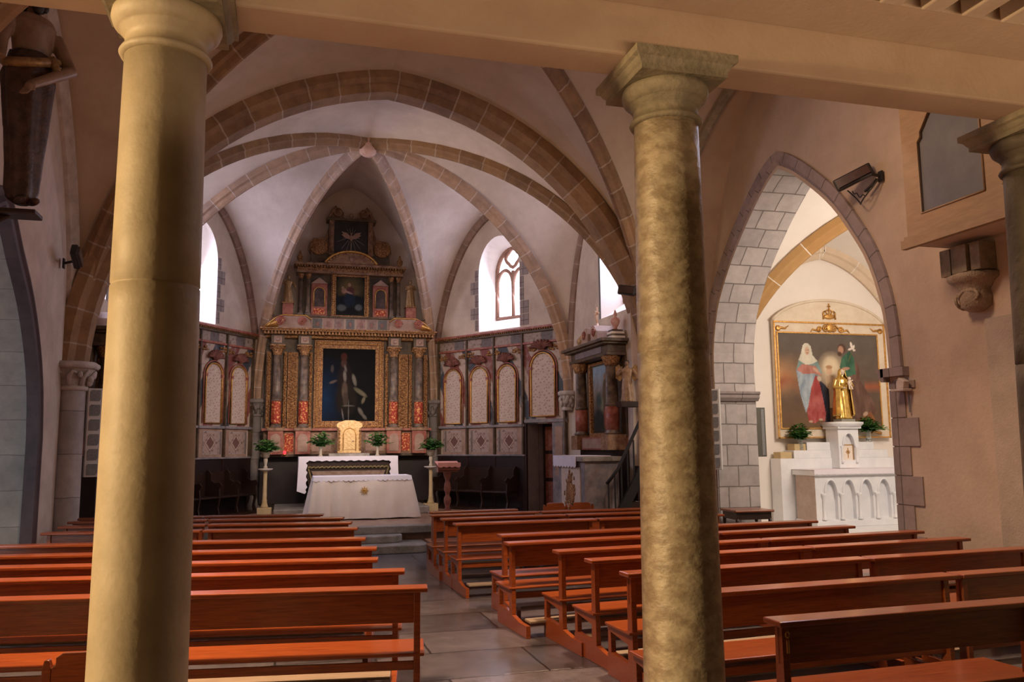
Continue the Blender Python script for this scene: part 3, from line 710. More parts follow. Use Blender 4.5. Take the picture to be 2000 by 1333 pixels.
# free standing altar
at = empty('altar_table', (1.60, 17.55, PZ), 0, 'altar table hidden under its long white cloth in the sanctuary', 'altar')
MB().box(-.95, .95, -.36, .36, .80, .85).build('table_top', wood, at)
for x in (-.9, .82):
    for y in (-.3, .22): MB().box(x, x+.08, y, y+.08, 0, .80).build('leg', wood, at)
def cloth_loop(hx, hy, ztop, zbot, amp, n=220, rows=10, flare=.12, seed=1, r=.03):
    mb = MB(); per = []; tot = 4*(hx+hy); rr = random.Random(seed); ph = [rr.random()*6 for _ in range(6)]
    for k in range(n):
        d = tot*k/n
        for (L_, p, dv, nn) in ((2*hx, (-hx, -hy), (1, 0), (0, -1)), (2*hy, (hx, -hy), (0, 1), (1, 0)), (2*hx, (hx, hy), (-1, 0), (0, 1)), (2*hy, (-hx, hy), (0, -1), (-1, 0))):
            if d < L_:
                e = min(d, L_-d); cn = max(0, 1-e/.22); per.append((p[0]+dv[0]*d, p[1]+dv[1]*d, nn, cn, (p[0]+dv[0]*d, p[1]+dv[1]*d), d+L_)); break
            d -= L_
    rws = []
    for j in range(rows+1):
        t = j/rows; row = []
        for k, (x, y, nn, cn, _, s) in enumerate(per):
            w = amp*t**.7*(abs(sin(s*7.5+ph[0]+sin(s*3.1)*1.2))*.9-.45+sin(s*19+ph[1])*.22+sin(s*5+ph[2])*.3)
            cdx, cdy = (x/hx if abs(x) > hx-.22 else 0), (y/hy if abs(y) > hy-.22 else 0)
            off = w+flare*.45*t; ex = flare*t*cn
            row.append(mb.vert((x+nn[0]*off+ex*(1 if x > 0 else -1)*(cn > 0), y+nn[1]*off+ex*.5*(1 if y > 0 else -1)*(cn > 0), ztop+(zbot-ztop)*t+.004*sin(s*9)*t)))
        rws.append(row)
    for j in range(rows):
        for k in range(n): mb.face([rws[j][k], rws[j][(k+1) % n], rws[j+1][(k+1) % n], rws[j+1][k]], smooth=True)
    mb.face(rws[0]); return mb
ac = cloth_loop(.975, .40, .862, .025, .085, flare=.09).build('altar_cloth', linen); ac.location = (1.60, 17.55, PZ)
tag(ac, 'long cream-white cloth draped in folds over the altar at the centre', 'altar cloth')
em = MB()
for k in range(8):
    a = PI/4*k; ra, rb = .085, .03; w = .28
    em.prism([(0, 0), (.045*cos(a-w), .045*sin(a-w)), (ra*cos(a), ra*sin(a)), (.045*cos(a+w), .045*sin(a+w))], -.012-.0007*k, .004)
em.lathe([(.03, 0), (.028, .012), (0, .016)], seg=14, c=(0, 0, 0))
e = em.build('gold_star_emblem', mat('gold_embroidery', (.55, .28, .04), (.70, .42, .10), 40, .6, bump=.4), ac); e.location = (.02, -.455, .585)
rn = MB(); X, Y_, Zt = .98, .405, .868; N = 150
def lp(z, o, sc=0): return [(x*(X+o)/X if 0 else x+o*(1 if x > 0 else -1)*(abs(abs(x)-X) < 1e-6), y+o*(1 if y > 0 else -1)*(abs(abs(y)-Y_) < 1e-6), z) for x, y in PERI]
PERI = [(-X+2*X*k/60, -Y_) for k in range(60)]+[(X, -Y_+2*Y_*k/20) for k in range(20)]+[(X-2*X*k/60, Y_) for k in range(60)]+[(-X, Y_-2*Y_*k/20) for k in range(20)]
a_ = [rn.vert(p) for p in lp(Zt, 0)]; b_r = [rn.vert(p) for p in lp(Zt-.07, .012)]; c_r = [rn.vert((p[0], p[1], p[2]-(.03*abs(sin(i*PI/3))))) for i, p in enumerate(lp(Zt-.075, .016))]
n = len(PERI)
for r0, r1 in ((a_, b_r), (b_r, c_r)):
    for k in range(n): rn.face([r0[k], r0[(k+1) % n], r1[(k+1) % n], r1[k]])
rn.face(a_)
ro = rn.build('lace_runner', lilac); ro.location = (1.60, 17.55, PZ); tag(ro, 'thin white lace-edged top cloth on the draped altar', 'altar cloth')
# high altar
ha = empty('high_altar', (1.42, 18.95, .56), 0, 'dark high altar with a painted front under the tall altarpiece', 'altar')
MB().prism([(-.92, 0), (.92, 0), (.92, .12), (.80, .2), (.95, .95), (1.02, 1.0), (1.02, 1.08), (-1.02, 1.08), (-1.02, 1.0), (-.95, .95), (-.80, .2), (-.92, .12)], -.30, .4).build('altar_body', woodd, ha, bevel=.01)
MB().prism([(-.66, .45), (.66, .45), (.80, .78), (-.80, .78)], -.33, -.30).build('front_panel', mat('faded_altar_front', (.20, .12, .08), (.34, .24, .18), 14), ha)
g = MB()
for k in range(60): x = -.86+1.72*k/59; g.sphere((x, -.33, .86+.012*sin(k*2.1)), .022, n=4)
for s_ in (-1, 1):
    for k in range(14): g.sphere((s_*(.86-.008*k), -.33, .82-.03*k), .022, n=4)
g.build('flower_garland', mat('dull_green_garland', (.10, .10, .03), (.32, .22, .10), 30), ha)
hc = MB(); hc.box(-1.06, 1.06, -.36, .42, 1.08, 1.095)
def wavy(P): return P
top = [(-1.06+2.12*k/40, 1.09) for k in range(41)]; bot = [(x*.9985, 1.00+.012*sin(k*1.9)) for k, (x, z) in enumerate(top)]
hc.prism(top+bot[::-1], -.372, -.362)
for s_ in (-1, 1):
    o_ = [(s_*1.065, 1.09), (s_*1.10, .36), (s_*.93, .30)]; i_ = [(s_*(.90+.02*sin(k*2.2)), .34+.62*k/12) for k in range(13)]
    P = o_+i_+[(s_*.86, 1.0)]; hc.prism(P, -.375, -.365)
    hc.box(min(s_*1.06, s_*1.075), max(s_*1.06, s_*1.075), -.36, .42, .36, 1.095)
h_ = hc.build('high_altar_cloth', lilac, fix=True); h_.location = (1.42, 18.95, .56); tag(h_, 'lilac-white cloth hanging over the ends of the dark high altar', 'altar cloth')
# gradine and tabernacle
gr = MB().box(-.45, .45, -.12, .2, 0, .06).build('tabernacle_plinth', stepst); gr.location = (1.46, 19.2, 1.656); tag(gr, 'low dark plinth under the golden tabernacle', 'plinth')
tb = empty('tabernacle', (1.46, 19.22, 1.72), 0, 'small golden-yellow tabernacle with an arched door below the main painting', 'tabernacle')
cream_g = mat('pale_gilt', (.60, .38, .15), (.78, .56, .27), 14, .45, metal=.25, bump=.5, bscale=30)
MB().prism([(-.26, 0), (.26, 0), (.26, .56), (.29, .60), (.29, .66), (.22, .70), (.10, .74), (-.10, .74), (-.22, .70), (-.29, .66), (-.29, .60), (-.26, .56)], -.12, .12).build('body', cream_g, tb, bevel=.008)
for s_ in (-1, 1): MB().tube([(s_*(.235+.008*cos(k*1.3)), -.14+.008*sin(k*1.3), .06+.5*k/30) for k in range(31)], .022, 8).build('twisted_column', goldc, tb)
d = MB().prism(roundarch(-.13, .13, .08, .42), -.145, -.12).build('door', cream_g, tb, bevel=.006)
MB().tube([(x, -.147, z) for x, z in roundarch(-.14, .14, .06, .42)[1:]+[(-.14, .06)]], .012, 6).build('door_moulding', gold, d)
MB().sphere((.08, -.155, .27), .012).build('keyhole', ironm, d)
# plants
def fern(name, loc, label, h=.36, n=70, r=.30, pot='vase', seed=1, lz=.0, lf=.085):
    t = empty(name, loc, 0, label, 'plant'); rr = random.Random(seed)
    if pot == 'vase': MB().lathe([(.035, 0), (.05, .01), (.03, .04), (.028, .14), (.05, .2), (.055, .22), (.04, .22)], seg=16).build('vase', potm, t); z0 = .2
    elif pot == 'glass': MB().lathe([(.05, 0), (.055, .02), (.05, .12), (.045, .2), (.06, .24), (.055, .24), (.04, .2), (.045, .1), (.04, .02)], seg=16).build('vase', glassm, t); z0 = .2
    else: MB().lathe([(.07, 0), (.10, .12), (.11, .14), (.09, .14)], seg=16).build('pot', potm, t); z0 = .12
    lm = MB(); st = MB()
    for k in range(n):
        a = rr.random()*2*PI; e = rr.random()**.7*1.25; L_ = r*(.6+.5*rr.random())
        P = [Vector((0, 0, z0))]; 
        for i in range(1, 5):
            s_ = i/4; P.append(Vector((cos(a)*L_*sin(e)*s_, sin(a)*L_*sin(e)*s_, z0+h*s_*cos(e*.8)-.12*s_*s_*sin(e))))
        st.tube(P, .004, 4)
        for i in range(1, 5):
            c = P[i]
            for sg in (-1, 1):
                w = lf*(.85+.6*rr.random()); d1 = Vector((cos(a+sg*1.1+rr.random()*.4), sin(a+sg*1.1), .25-.7*rr.random())).normalized(); pr = d1.cross(Vector((0, 0, 1))).normalized()*w*.32
                ids = [lm.vert(c), lm.vert(c+d1*w*.5+pr), lm.vert(c+d1*w), lm.vert(c+d1*w*.5-pr)]; lm.face(ids)
    st.build('stems', leafm, t); lm.build('leaves', leafm, t, fix=False); return t
fern('potted_fern', (.82, 18.9, 1.657), 'leafy green plant in a thin vase on the left of the high altar', seed=2)
fern('potted_fern', (2.07, 18.9, 1.657), 'leafy green plant in a thin vase on the right of the high altar', seed=3)
for px, lab in ((516, 'left'), (841, 'right')):
    X0 = on(1, 18.75, px, 1000).x
    t = empty('flower_stand', (X0, 18.75, .4 if not -.15 < X0 < 3.15 else .56), 0, 'slim pale stone plant pedestal on the %s of the high altar' % lab, 'pedestal')
    z_ = 0
    MB().box(-.15, .15, -.15, .15, 0, .18).build('base', ochrest, t, bevel=.01)
    MB().lathe([(.09, .18), (.07, .22), (.05, .30), (.055, .33), (.045, .36), (.04, .70), (.043, .92), (.05, .94), (.04, .97)], seg=20).build('shaft', wmarble if 0 else ochrest, t)
    MB().lathe([(.04, .95), (.15, .985), (.155, 1.0), (.15, 1.01), (.03, 1.01)], seg=24).build('top_plate', palest, t)
    MB().lathe([(.045, 1.01), (.04, 1.05), (.025, 1.08), (.04, 1.15), (.045, 1.2), (.03, 1.26)], seg=16).build('candle_holder', potm, t)
    fern('potted_fern', (X0, 18.75, t.location.z+1.012+.23), 'bushy green plant standing on the %s stone pedestal' % lab, seed=5+px, h=.30, n=90, pot='pot', r=.33)
# red sanctuary lamp
t = empty('sanctuary_lamp', (on(1, 19.9, 556, 882).x, 19.85, 1.68), 0, 'tiny glowing red sanctuary lamp left of the high altar', 'lamp')
MB().lathe([(.02, 0), (.035, .01), (.03, .03)], seg=12).build('holder', brassm, t); MB().lathe([(.028, .03), (.032, .06), (.025, .10), (.0, .10)], seg=12).build('glass', redlamp, t)
# lectern
X0 = on(1, 16.25, 874, 900).x
t = empty('lectern', (X0, 16.25, PZ), 0, 'turned wooden lectern with a salmon cloth, right of the draped altar', 'lectern')
lw = mat('turned_red_wood', (.20, .06, .04), (.32, .11, .07), 8, .4)
MB().lathe([(.16, 0), (.16, .04), (.07, .08), (.05, .12), (.075, .2), (.04, .27), (.07, .36), (.07, .44), (.04, .5), (.045, .54), (.07, .62), (.06, .72), (.04, .78), (.07, .86), (.09, .95), (.10, .97)], seg=20).build('turned_post', lw, t)
MB().obox((0, 0, 1.06), .44, .34, .05, Matrix.Rotation(rad(18), 3, 'X')).build('book_rest', lw, t, bevel=.008)
MB().box(-.2, .2, -.1, .14, .95, 1.03).build('box', lw, t)
c = MB(); N = 24
Pt = [(-.225+.45*k/N, 1.145) for k in range(N+1)]; Pb = [(-.225+.45*k/N, 1.07-.02*abs(sin(k*PI/6))) for k in range(N+1)]
c.prism(Pt+Pb[::-1], -.20, -.185); c.obox((0, -.01, 1.125), .45, .37, .012, Matrix.Rotation(rad(12), 3, 'X'))
cc = c.build('lectern_cloth', salmon); cc.location = (X0, 16.25, PZ-.01); tag(cc, 'salmon pink cloth lying over the top of the turned lectern', 'cloth')
# choir stalls
def stall(P, rz, L_, label, nseat):
    t = empty('choir_stall', P, rz, label, 'bench'); w = L_/nseat
    MB().box(0, L_, -.42, -.06, .40, .44).build('seat', woodd, t, bevel=.01)
    MB().box(0, L_, -.06, -.02, .30, .95).build('back', woodd, t)
    MB().box(0, L_, -.50, -.02, 0, .06).build('base', woodd, t)
    for k in range(nseat+1):
        x = w*k; m = MB(Matrix(((0, 1, 0, 0), (1, 0, 0, 0), (0, 0, 1, 0), (0, 0, 0, 1))))
        m.prism([(-.46, 0), (-.38, 0), (-.34, .15), (-.38, .35), (-.34, .42), (-.06, .42), (-.06, .98), (-.12, 1.0), (-.2, .9), (-.2, .78), (-.3, .72), (-.42, .74), (-.48, .68), (-.42, .6), (-.44, .4), (-.40, .2)], x-.02, x+.02); m.build('arm_divider', woodd, t, bevel=.006)
        m2 = MB(Matrix(((0, 1, 0, 0), (1, 0, 0, 0), (0, 0, 1, 0), (0, 0, 0, 1))))
    return t
angR = math.atan2(uR.y, uR.x)
p = B+uR*.5-nR*.03; stall((p.x, p.y, PZ), angR, 2.3, 'black choir stall bench below the right painted panelling', 3)
p = D_-uL*1.3-nL*.03 if 0 else D_+(A_-D_).normalized()*1.25-nL*.03; stall((p.x, p.y, PZ), math.atan2((A_-D_).y, (A_-D_).x), 2.5, 'black choir stall bench with curved arms below the left painted panelling', 4)

# ================= PAINTED WALL PANELLING =================
CRE, BLU, RED, OCH = (.50, .38, .31), (.06, .068, .085), (.26, .07, .05), (.42, .27, .12)
FLIP = [False]
def fresco(s, z):
    k = ((s+(-.5 if FLIP[0] else .5)*z+.05*nz(s, z, 3))/.58*.8+4) % 1.6; w = nz(s, z, 5, 3)
    c = BLU if k < .42 else CRE if k < .8 else mixc(RED, BLU, .15) if k < 1.22 else CRE
    c = mixc(c, (.40, .34, .30), max(0, (w-.55)*1.8)); return mixc(c, (.02, .02, .02), max(0, (nz(s, z, 11, 9)-.6)*2))
def frieze(s, z):
    k = (s*2.2) % 2; c = mixc(CRE, BLU, .75 if k > 1.3 else .25); return mixc(c, (.12, .06, .05), max(0, nz(s, z, 14, 2)-.52)*3)
def diamond(u, v):
    d = abs(u-.5)/.5+abs(v-.5)/.5; e = max(abs(u-.5), abs(v-.5))
    c = (.17, .08, .065) if d < .58 else (.58, .46, .38) if d < .72 else (.20, .09, .07) if d < .80 else (.42, .30, .25)
    if e > .455: c = (.42, .36, .33)
    return mixc(c, (.08, .05, .05), max(0, nz(u, v, 9, 4)-.55)*2.5)
def dots(u, v):
    c = mixc((.52, .40, .33), (.62, .51, .43), nz(u, v*2.4, 4)); i, j = int(u*7), int(v*22); f = math.hypot(u*7-i-.5+.35*sin(i*5+j*3), (v*22-j-.5+.3*sin(j*7+i))*.9)
    return mixc(c, (.34, .15, .11), .8 if f < .22 and (i*3+j*5) % 4 < 3 else 0)
def panelling(P, rz, flip, side):
    FLIP[0] = flip
    t = empty('painted_panelling', (*P, PZ), rz, 'painted panelling with gold arches and diamond panels on the %s wall of the apse' % side, 'wall panelling')
    L_ = (Cc-B).length
    def S(a, b): return (a, b) if not flip else (L_-b, L_-a)
    def bx(name, a, b, y0, z0, z1, m, par=t, y1=-.005, bev=0):
        a, b = S(a, b); return MB().box(a, b, y0, y1, z0-PZ, z1-PZ).build(name, m, par, bevel=bev)
    d0 = 3.02; d1 = 3.80 if not flip else d0
    for nm, a, b in (('wainscot', .22, d0), ('wainscot', d1, 4.18)):
        if b > a: bx(nm, a, b, -.05, PZ, 1.64, wainm)
    for s_ in (.35, 1.23, 2.11, 2.98): bx('wainscot_stile', s_-.02, s_+.02, -.065, PZ, 1.64, woodd)
    if not flip: bx('end_pilaster', 3.80, 4.16, -.06, PZ+.2, 2.36, bluep); bx('pilaster_panel', 3.88, 4.08, -.07, 1.2, 2.26, pinkp); bx('door_jamb', 2.99, 3.06, -.06, PZ, 2.36, woodd)
    bx('ledge', .22, 4.2 if flip else d0, -.10, 2.28, 2.34, bluep, bev=.01)
    bx('ledge', .22, 4.2 if flip else d0, -.08, 1.62, 1.66, bluep, bev=.008)
    bx('ledge', d0, 4.2, -.085, 2.36, 2.44, bluep, bev=.01)
    bays = [(.35, 1.23, .76), (1.23, 2.11, 1.63), (2.11, 2.98, 2.50)]
    def cv(name, a, b, z0, z1, nx, ny, fn, y, par=t):
        a, b = S(a, b); return canvas(name, b-a, z1-z0, nx, ny, fn, pvc, par, y=y, x0=a, z0=z0-PZ)
    cv('fresco_ground', .22, 4.2, 2.34, 4.14, 220, 100, lambda u, v: fresco(u*4, v*1.8), -.035)
    MB().box(S(.22, 4.2)[0], S(.22, 4.2)[1], -.034, -.005, 2.34-PZ, 4.14-PZ).build('backing_board', pinkp, t)
    for (a, b, c) in bays:
        pn_ = bx('diamond_panel', a+.04, b-.04, -.05, 1.66, 2.28, pinkp, y1=-.01)
        cv('diamond_painting', a+.2, b-.2, 1.72, 2.22, 44, 44, diamond, -.056, pn_); cv('side_painting', a+.06, a+.18, 1.72, 2.22, 5, 18, lambda u, v: frieze(u, v*2), -.056, pn_)
    for s_ in (.27, 1.23, 2.11, 2.98, 4.16): bx('divider', s_-.022, s_+.022, -.10, 1.66, 4.50, dgreen)
    arches = [(c, .27, 2.40, 3.44) for a, b, c in bays]+[(3.56, .34, 2.50, 3.58)]
    for (c, r, z0, zs) in arches:
        cc_ = sum(S(c, c))/2; P_ = roundarch(cc_-r, cc_+r, z0-PZ, zs-PZ, 14)
        f = canvas('arch_panel', 2*r, zs+r-z0, 34, 90, dots, pvc, t, y=-.055, x0=cc_-r, z0=z0-PZ, shape=lambda u, v, r=r, z0=z0, zs=zs: (z0+v*(zs+r-z0) < zs) or (((u-.5)*2*r)**2+(z0+v*(zs+r-z0)-zs)**2 < r*r))
        m = MB(); m.tube([(x, -.075, z) for x, z in P_[1:]+[P_[0]]+[P_[1]]], .019, 8); m.build('gilt_arch_moulding', gold, f)
        m = MB(); m.tube([(x+(.055 if x > cc_ else -.055), -.062, z) if z < zs-PZ+.001 else (cc_+(x-cc_)*(1+.055/r), -.062, zs-PZ+(z-zs+PZ)*(1+.055/r)) for x, z in P_[1:]+[P_[0]]], .016, 6); m.build('red_fillet', rmarble, f)
        for sx in (-1, 1): MB().box(cc_+sx*r-.035, cc_+sx*r+.035, -.1, -.05, zs-PZ-.03, zs-PZ+.03).build('impost_block', rmarble, f)
        sh = MB()
        zc = zs+r+.05-PZ
        for k in range(9):
            an = rad(12+156*k/8); sh.tube([(cc_+.03*cos(an), -.07, zc+.02), (cc_+r*.45*cos(an), -.13, zc+.07+.10*sin(an)), (cc_+r*.95*cos(an), -.11, zc+.05+.19*sin(an))], [.012, .03, .034], 6)
        sh.build('shell_crest', mat('dark_red_shell', (.11, .03, .025), (.25, .09, .06), 12) if 'dark_red_shell' not in MATS else MATS['dark_red_shell'], f)
    gg = MB(); rr = random.Random(4)
    for k in range(150):
        s_ = .3+3.85*rr.random()
        if min(abs(s_-c) for c, *_ in arches) < .2: continue
        x = sum(S(s_, s_))/2; gg.sphere((x, -.06, 3.98-PZ+.09*rr.random()), .035, (1.3, .7, .8), 5)
    gg.build('gilt_foliage', goldc, t)
    bx('architrave', .22, 4.2, -.09, 4.14, 4.19, rmarble, bev=.01)
    MB().box(S(.22, 4.2)[0], S(.22, 4.2)[1], -.05, -.005, 4.19-PZ, 4.40-PZ).build('frieze_board', bluep, t)
    cv('frieze_painting', .22, 4.2, 4.19, 4.40, 120, 8, lambda u, v: frieze(u*4, v*.3), -.055)
    bx('cornice', .20, 4.22, -.13, 4.40, 4.45, dgreen, bev=.008); bx('cornice', .18, 4.24, -.20, 4.47, 4.52, rmarble, bev=.01)
    dn = MB()
    for k in range(60): x = sum(S(.22+3.96*k/59, .22+3.96*k/59))/2; dn.box(x-.018, x+.018, -.17, -.02, 4.445-PZ, 4.475-PZ)
    dn.build('dentil_row', goldc, t)
    return t
panelling((B.x, B.y), angR, False, 'right')
panelling((D_.x, D_.y), math.atan2((A_-D_).y, (A_-D_).x), True, 'left')
# ================= MAIN ALTARPIECE =================
def ell(u, v, cx, cy, rx, ry, an=0):
    dx, dy = u-cx, v-cy; c, s_ = cos(an), sin(an); x, y = (dx*c+dy*s_)/rx, (-dx*s_+dy*c)/ry; return x*x+y*y
def inpoly(x, y, P):
    c = False; n = len(P)
    for i in range(n):
        (x1, y1), (x2, y2) = P[i], P[(i+1) % n]
        if (y1 > y) != (y2 > y) and x < (x2-x1)*(y-y1)/(y2-y1)+x1: c = not c
    return c
def paint(bg, blobs, asp=1, nzs=.25):
    def f(u, v):
        c = bg(u, v) if callable(bg) else bg
        for b_ in blobs:
            if b_[0] == 'p':
                if inpoly(u, v, b_[1]): k = nz(u*3, v, 6, 8); c = mixc(b_[2], b_[3], (k-.3)*2.2)
                continue
            (cx, cy, rx, ry, an, col, soft) = b_
            d = ell(u*asp, v, cx*asp, cy, rx*asp, ry, rad(an))
            t = 1 if d < 1-soft else (1+soft-d)/(2*soft) if d < 1+soft else 0
            if t > 0: c = mixc(c, col, t)
        k = nz(u*asp, v, 9, 5); return tuple(x*(1-nzs+2*nzs*k) for x in c)
    return f
RX, RY = 1.50, 20.28
R = empty('altarpiece', (RX, RY, PZ), 0, 'tall gilded and painted altarpiece with columns and two dark paintings behind the high altar', 'altarpiece')
def rb(name, x0, x1, z0, z1, y0, y1, m, par=R, bev=.006): return MB().box(x0, x1, y0, y1, z0-PZ, z1-PZ).build(name, m, par, bevel=bev)
# dark wainscot and predella
rb('dark_base', -2.0, 2.0, .56, 1.64, -.10, .15, wainm)
pre = rb('predella', -1.93, 1.93, 1.64, 2.24, -.30, .15, omarble)
rb('predella_cornice', -1.97, 1.97, 2.24, 2.30, -.40, .15, rmarble); rb('predella_plinth', -1.97, 1.97, 1.64, 1.70, -.36, .15, dgreen)
LC = [-1.66, -1.05, 1.05, 1.66]
for x in LC:
    pd = rb('column_pedestal', x-.17, x+.17, 1.70, 2.24, -.50, -.28, rmarble)
    m = MB(); m.prism([(a, b-PZ) for a, b in roundarch(x-.11, x+.11, 1.76, 2.06)], -.515, -.50); m.build('arched_panel', pinkp, pd)
    rb('pedestal_cap', x-.20, x+.20, 2.24, 2.31, -.53, -.25, omarble)
for x in (-1.36, 1.36, -.62, .62):
    m = MB(); w = .10 if abs(x) > 1 else .22; m.prism([(a, b-PZ) for a, b in roundarch(x-w, x+w, 1.76, 2.08-.0)] if 0 else [(x-w, 1.76-PZ), (x+w, 1.76-PZ), (x+w, 2.18-PZ), (x-w, 2.18-PZ)], -.315, -.30); m.build('predella_panel', redgold if abs(x) > 1 else pinkp, pre)
# back board
rb('back_board', -1.93, 1.93, 2.30, 4.42, -.10, .15, dgreen)
for x in LC:
    c = MB(); c.lathe([(.13, 2.31), (.13, 2.33), (.115, 2.36), (.105, 2.38), (.10, 2.40), (.10, 2.92), (.115, 2.93), (.115, 2.96), (.098, 2.97), (.098, 3.2), (.085, 4.02)], c=(x, -.36, -PZ), seg=24); cc = c.build('column', gmarble, R)
    c = MB(); c.lathe([(.106, 2.40), (.110, 2.45), (.110, 2.88), (.106, 2.93)], c=(x, -.36, -PZ), seg=28, fold=lambda a, z: 1+.05*sin(a*6+z*26)); c.build('carved_drum', redgold, cc)
    c = MB(); c.lathe([(.09, 4.0), (.10, 4.02), (.09, 4.04), (.12, 4.12), (.16, 4.2), (.165, 4.22)], c=(x, -.36, -PZ), seg=24, fold=lambda a, z: 1+.12*sin(a*8)*(z > 4.03)); c.box(x-.17, x+.17, -.52, -.2, 4.215-PZ, 4.24-PZ)
    for k in range(8):
        a = k*PI/4; c.sphere((x+.15*cos(a), -.36+.15*sin(a), 4.17-PZ), .03, n=5)
    c.build('capital', goldc, cc)
    b = rb('entablature_block', x-.15, x+.15, 4.24, 4.47, -.50, -.1, dgreen); m = MB(); m.box(x-.09, x+.09, -.515, -.5, 4.28-PZ, 4.44-PZ); m.sphere((x, -.51, 4.36-PZ), .05, n=6); m.build('rosette', pinkp, b)
for s_ in (-1, 1):
    for (xa, xb) in ((1.19, 1.42), (1.44, 1.52), (.86, .93), (1.80, 1.90)):
        a, b = sorted((s_*xa, s_*xb)); rb('carved_pilaster', a, b, 2.31, 4.1, -.2, -.08, goldc)
        m = MB(); xm = (a+b)/2; w = (b-a)*.34
        m.tube([(xm+w*sin(k*.9), -.215, 2.36-PZ+1.68*k/60) for k in range(61)], .02, 6)
        for k in range(30): m.sphere((xm-w*.8*sin(k*1.8+.9), -.21, 2.38-PZ+1.65*k/29), .028, (1, .6, 1.2), 5)
        m.build('vine_carving', goldc, R.children[-1] if 0 else bpy.data.objects[[o.name for o in C.objects if o.name.startswith('carved_pilaster')][-1]])
# painting and frame
def frame(par, x0, x1, z0, z1, w, y, m1, m2, name='picture_frame'):
    f = None
    o = MB()
    for k, (a, b, d) in enumerate([(0, .45, .05), (.45, .78, .09), (.78, 1, .06)]):
        A, B_ = w*a, w*b
        o.box(x0-B_, x1+B_, y-d, y, z1+A-PZ, z1+B_-PZ); o.box(x0-B_, x1+B_, y-d, y, z0-B_-PZ, z0-A-PZ)
        o.box(x0-B_, x0-A, y-d, y, z0-A-PZ, z1+A-PZ); o.box(x1+A, x1+B_, y-d, y, z0-A-PZ, z1+A-PZ)
    f = o.build(name, m1, par, bevel=.006)
    g = MB(); st = .05
    for (p, q_) in (((x0-w*.6, z0-w*.6), (x1+w*.6, z0-w*.6)), ((x1+w*.6, z0-w*.6), (x1+w*.6, z1+w*.6)), ((x1+w*.6, z1+w*.6), (x0-w*.6, z1+w*.6)), ((x0-w*.6, z1+w*.6), (x0-w*.6, z0-w*.6))):
        n = int(math.dist(p, q_)/st)
        for k in range(n): t = k/n; g.sphere((p[0]+(q_[0]-p[0])*t, y-.095, p[1]+(q_[1]-p[1])*t-PZ), .018, (1, .8, 1), 4)
    g.build('bead_moulding', m2, f); return f
frame(R, -.62, .62, 2.47, 4.20, .20, -.20, rmarble if 0 else goldc, gold)
def bg1(u, v): return mixc((.008, .008, .008), (.012, .045, .12), max(0, 1-u*2.2)*max(0, 1-abs(v-.3)*1.6))
fig = [(.42, .55, .13, .25, 0, (.03, .018, .016), .6), (.45, .30, .20, .22, 0, (.028, .020, .014), .4), (.40, .80, .055, .06, 0, (.10, .05, .035), .3), (.40, .89, .06, .055, 0, (.10, .03, .02), .4),
       (.43, .73, .02, .05, 15, (.22, .19, .17), .7), (.42, .62, .03, .075, 5, (.30, .26, .22), .6), (.60, .57, .035, .08, 15, (.26, .23, .18), .6), (.72, .40, .04, .10, 55, (.24, .21, .13), .6), (.78, .29, .03, .05, -20, (.24, .21, .13), .6),
       (.42, .42, .055, .12, 0, (.16, .11, .08), .4), (.44, .30, .05, .10, 0, (.10, .07, .05), .4), (.20, .54, .07, .018, 22, (.20, .15, .13), .7), (.18, .72, .03, .05, 0, (.10, .08, .08), .5),
       (.50, .12, .010, .16, 0, (.26, .24, .22), .4), (.50, .21, .11, .008, 0, (.24, .22, .2), .4), (.39, .09, .012, .08, 10, (.25, .22, .2), .4), (.73, .13, .035, .06, 30, (.24, .21, .17), .6), (.80, .06, .03, .05, 40, (.2, .18, .15), .5)]
P1 = paint(bg1, fig, .72)
canvas('main_painting', 1.24, 1.73, 90, 120, lambda u, v: tuple(.55*c for c in P1(u, v)), canvas_m, R, y=-.21, z0=2.47-PZ)
# entablature and attic
rb('architrave', -1.93, 1.93, 4.42, 4.48, -.36, .15, goldc)
m = MB()
for k in range(52): x = -1.95+3.9*k/51; m.box(x-.022, x+.022, -.60, -.30, 4.48-PZ, 4.545-PZ); m.sphere((x+.038, -.56, 4.50-PZ), .016, n=4)
m.build('dentil_row', goldc, R)
m = MB(); m.box(-1.98, 1.98, -.52, .15, 4.48-PZ, 4.53-PZ); m.box(-2.02, 2.02, -.62, .15, 4.55-PZ, 4.59-PZ); m.box(-2.06, 2.06, -.66, .15, 4.59-PZ, 4.62-PZ); m.build('main_cornice', gold if 0 else goldc, R, bevel=.006)
def attic(u, v):
    k = int(u*9); f = u*9-k; e = max(abs(f-.5), abs(v-.5)); base = [(.30, .20, .17), (.16, .15, .14), (.38, .22, .18)][k % 3]
    d = math.hypot((f-.5)*1.3, v-.5); c = base if d > .3 else mixc(base, (.06, .04, .04), .4) if d > .2 else (.28, .13, .10)
    return (.42, .30, .22) if e > .44 else mixc(c, (.08, .07, .06), max(0, nz(u*9, v, 4, 2)-.5)*1.5)
ab = rb('attic_board', -1.85, 1.85, 4.62, 4.93, -.30, .15, pinkp); canvas('attic_painting', 2.3, .29, 100, 16, attic, pvc, ab, y=-.306, z0=4.63-PZ)
rb('attic_cornice', -1.88, 1.88, 4.93, 4.97, -.36, .15, dgreen)
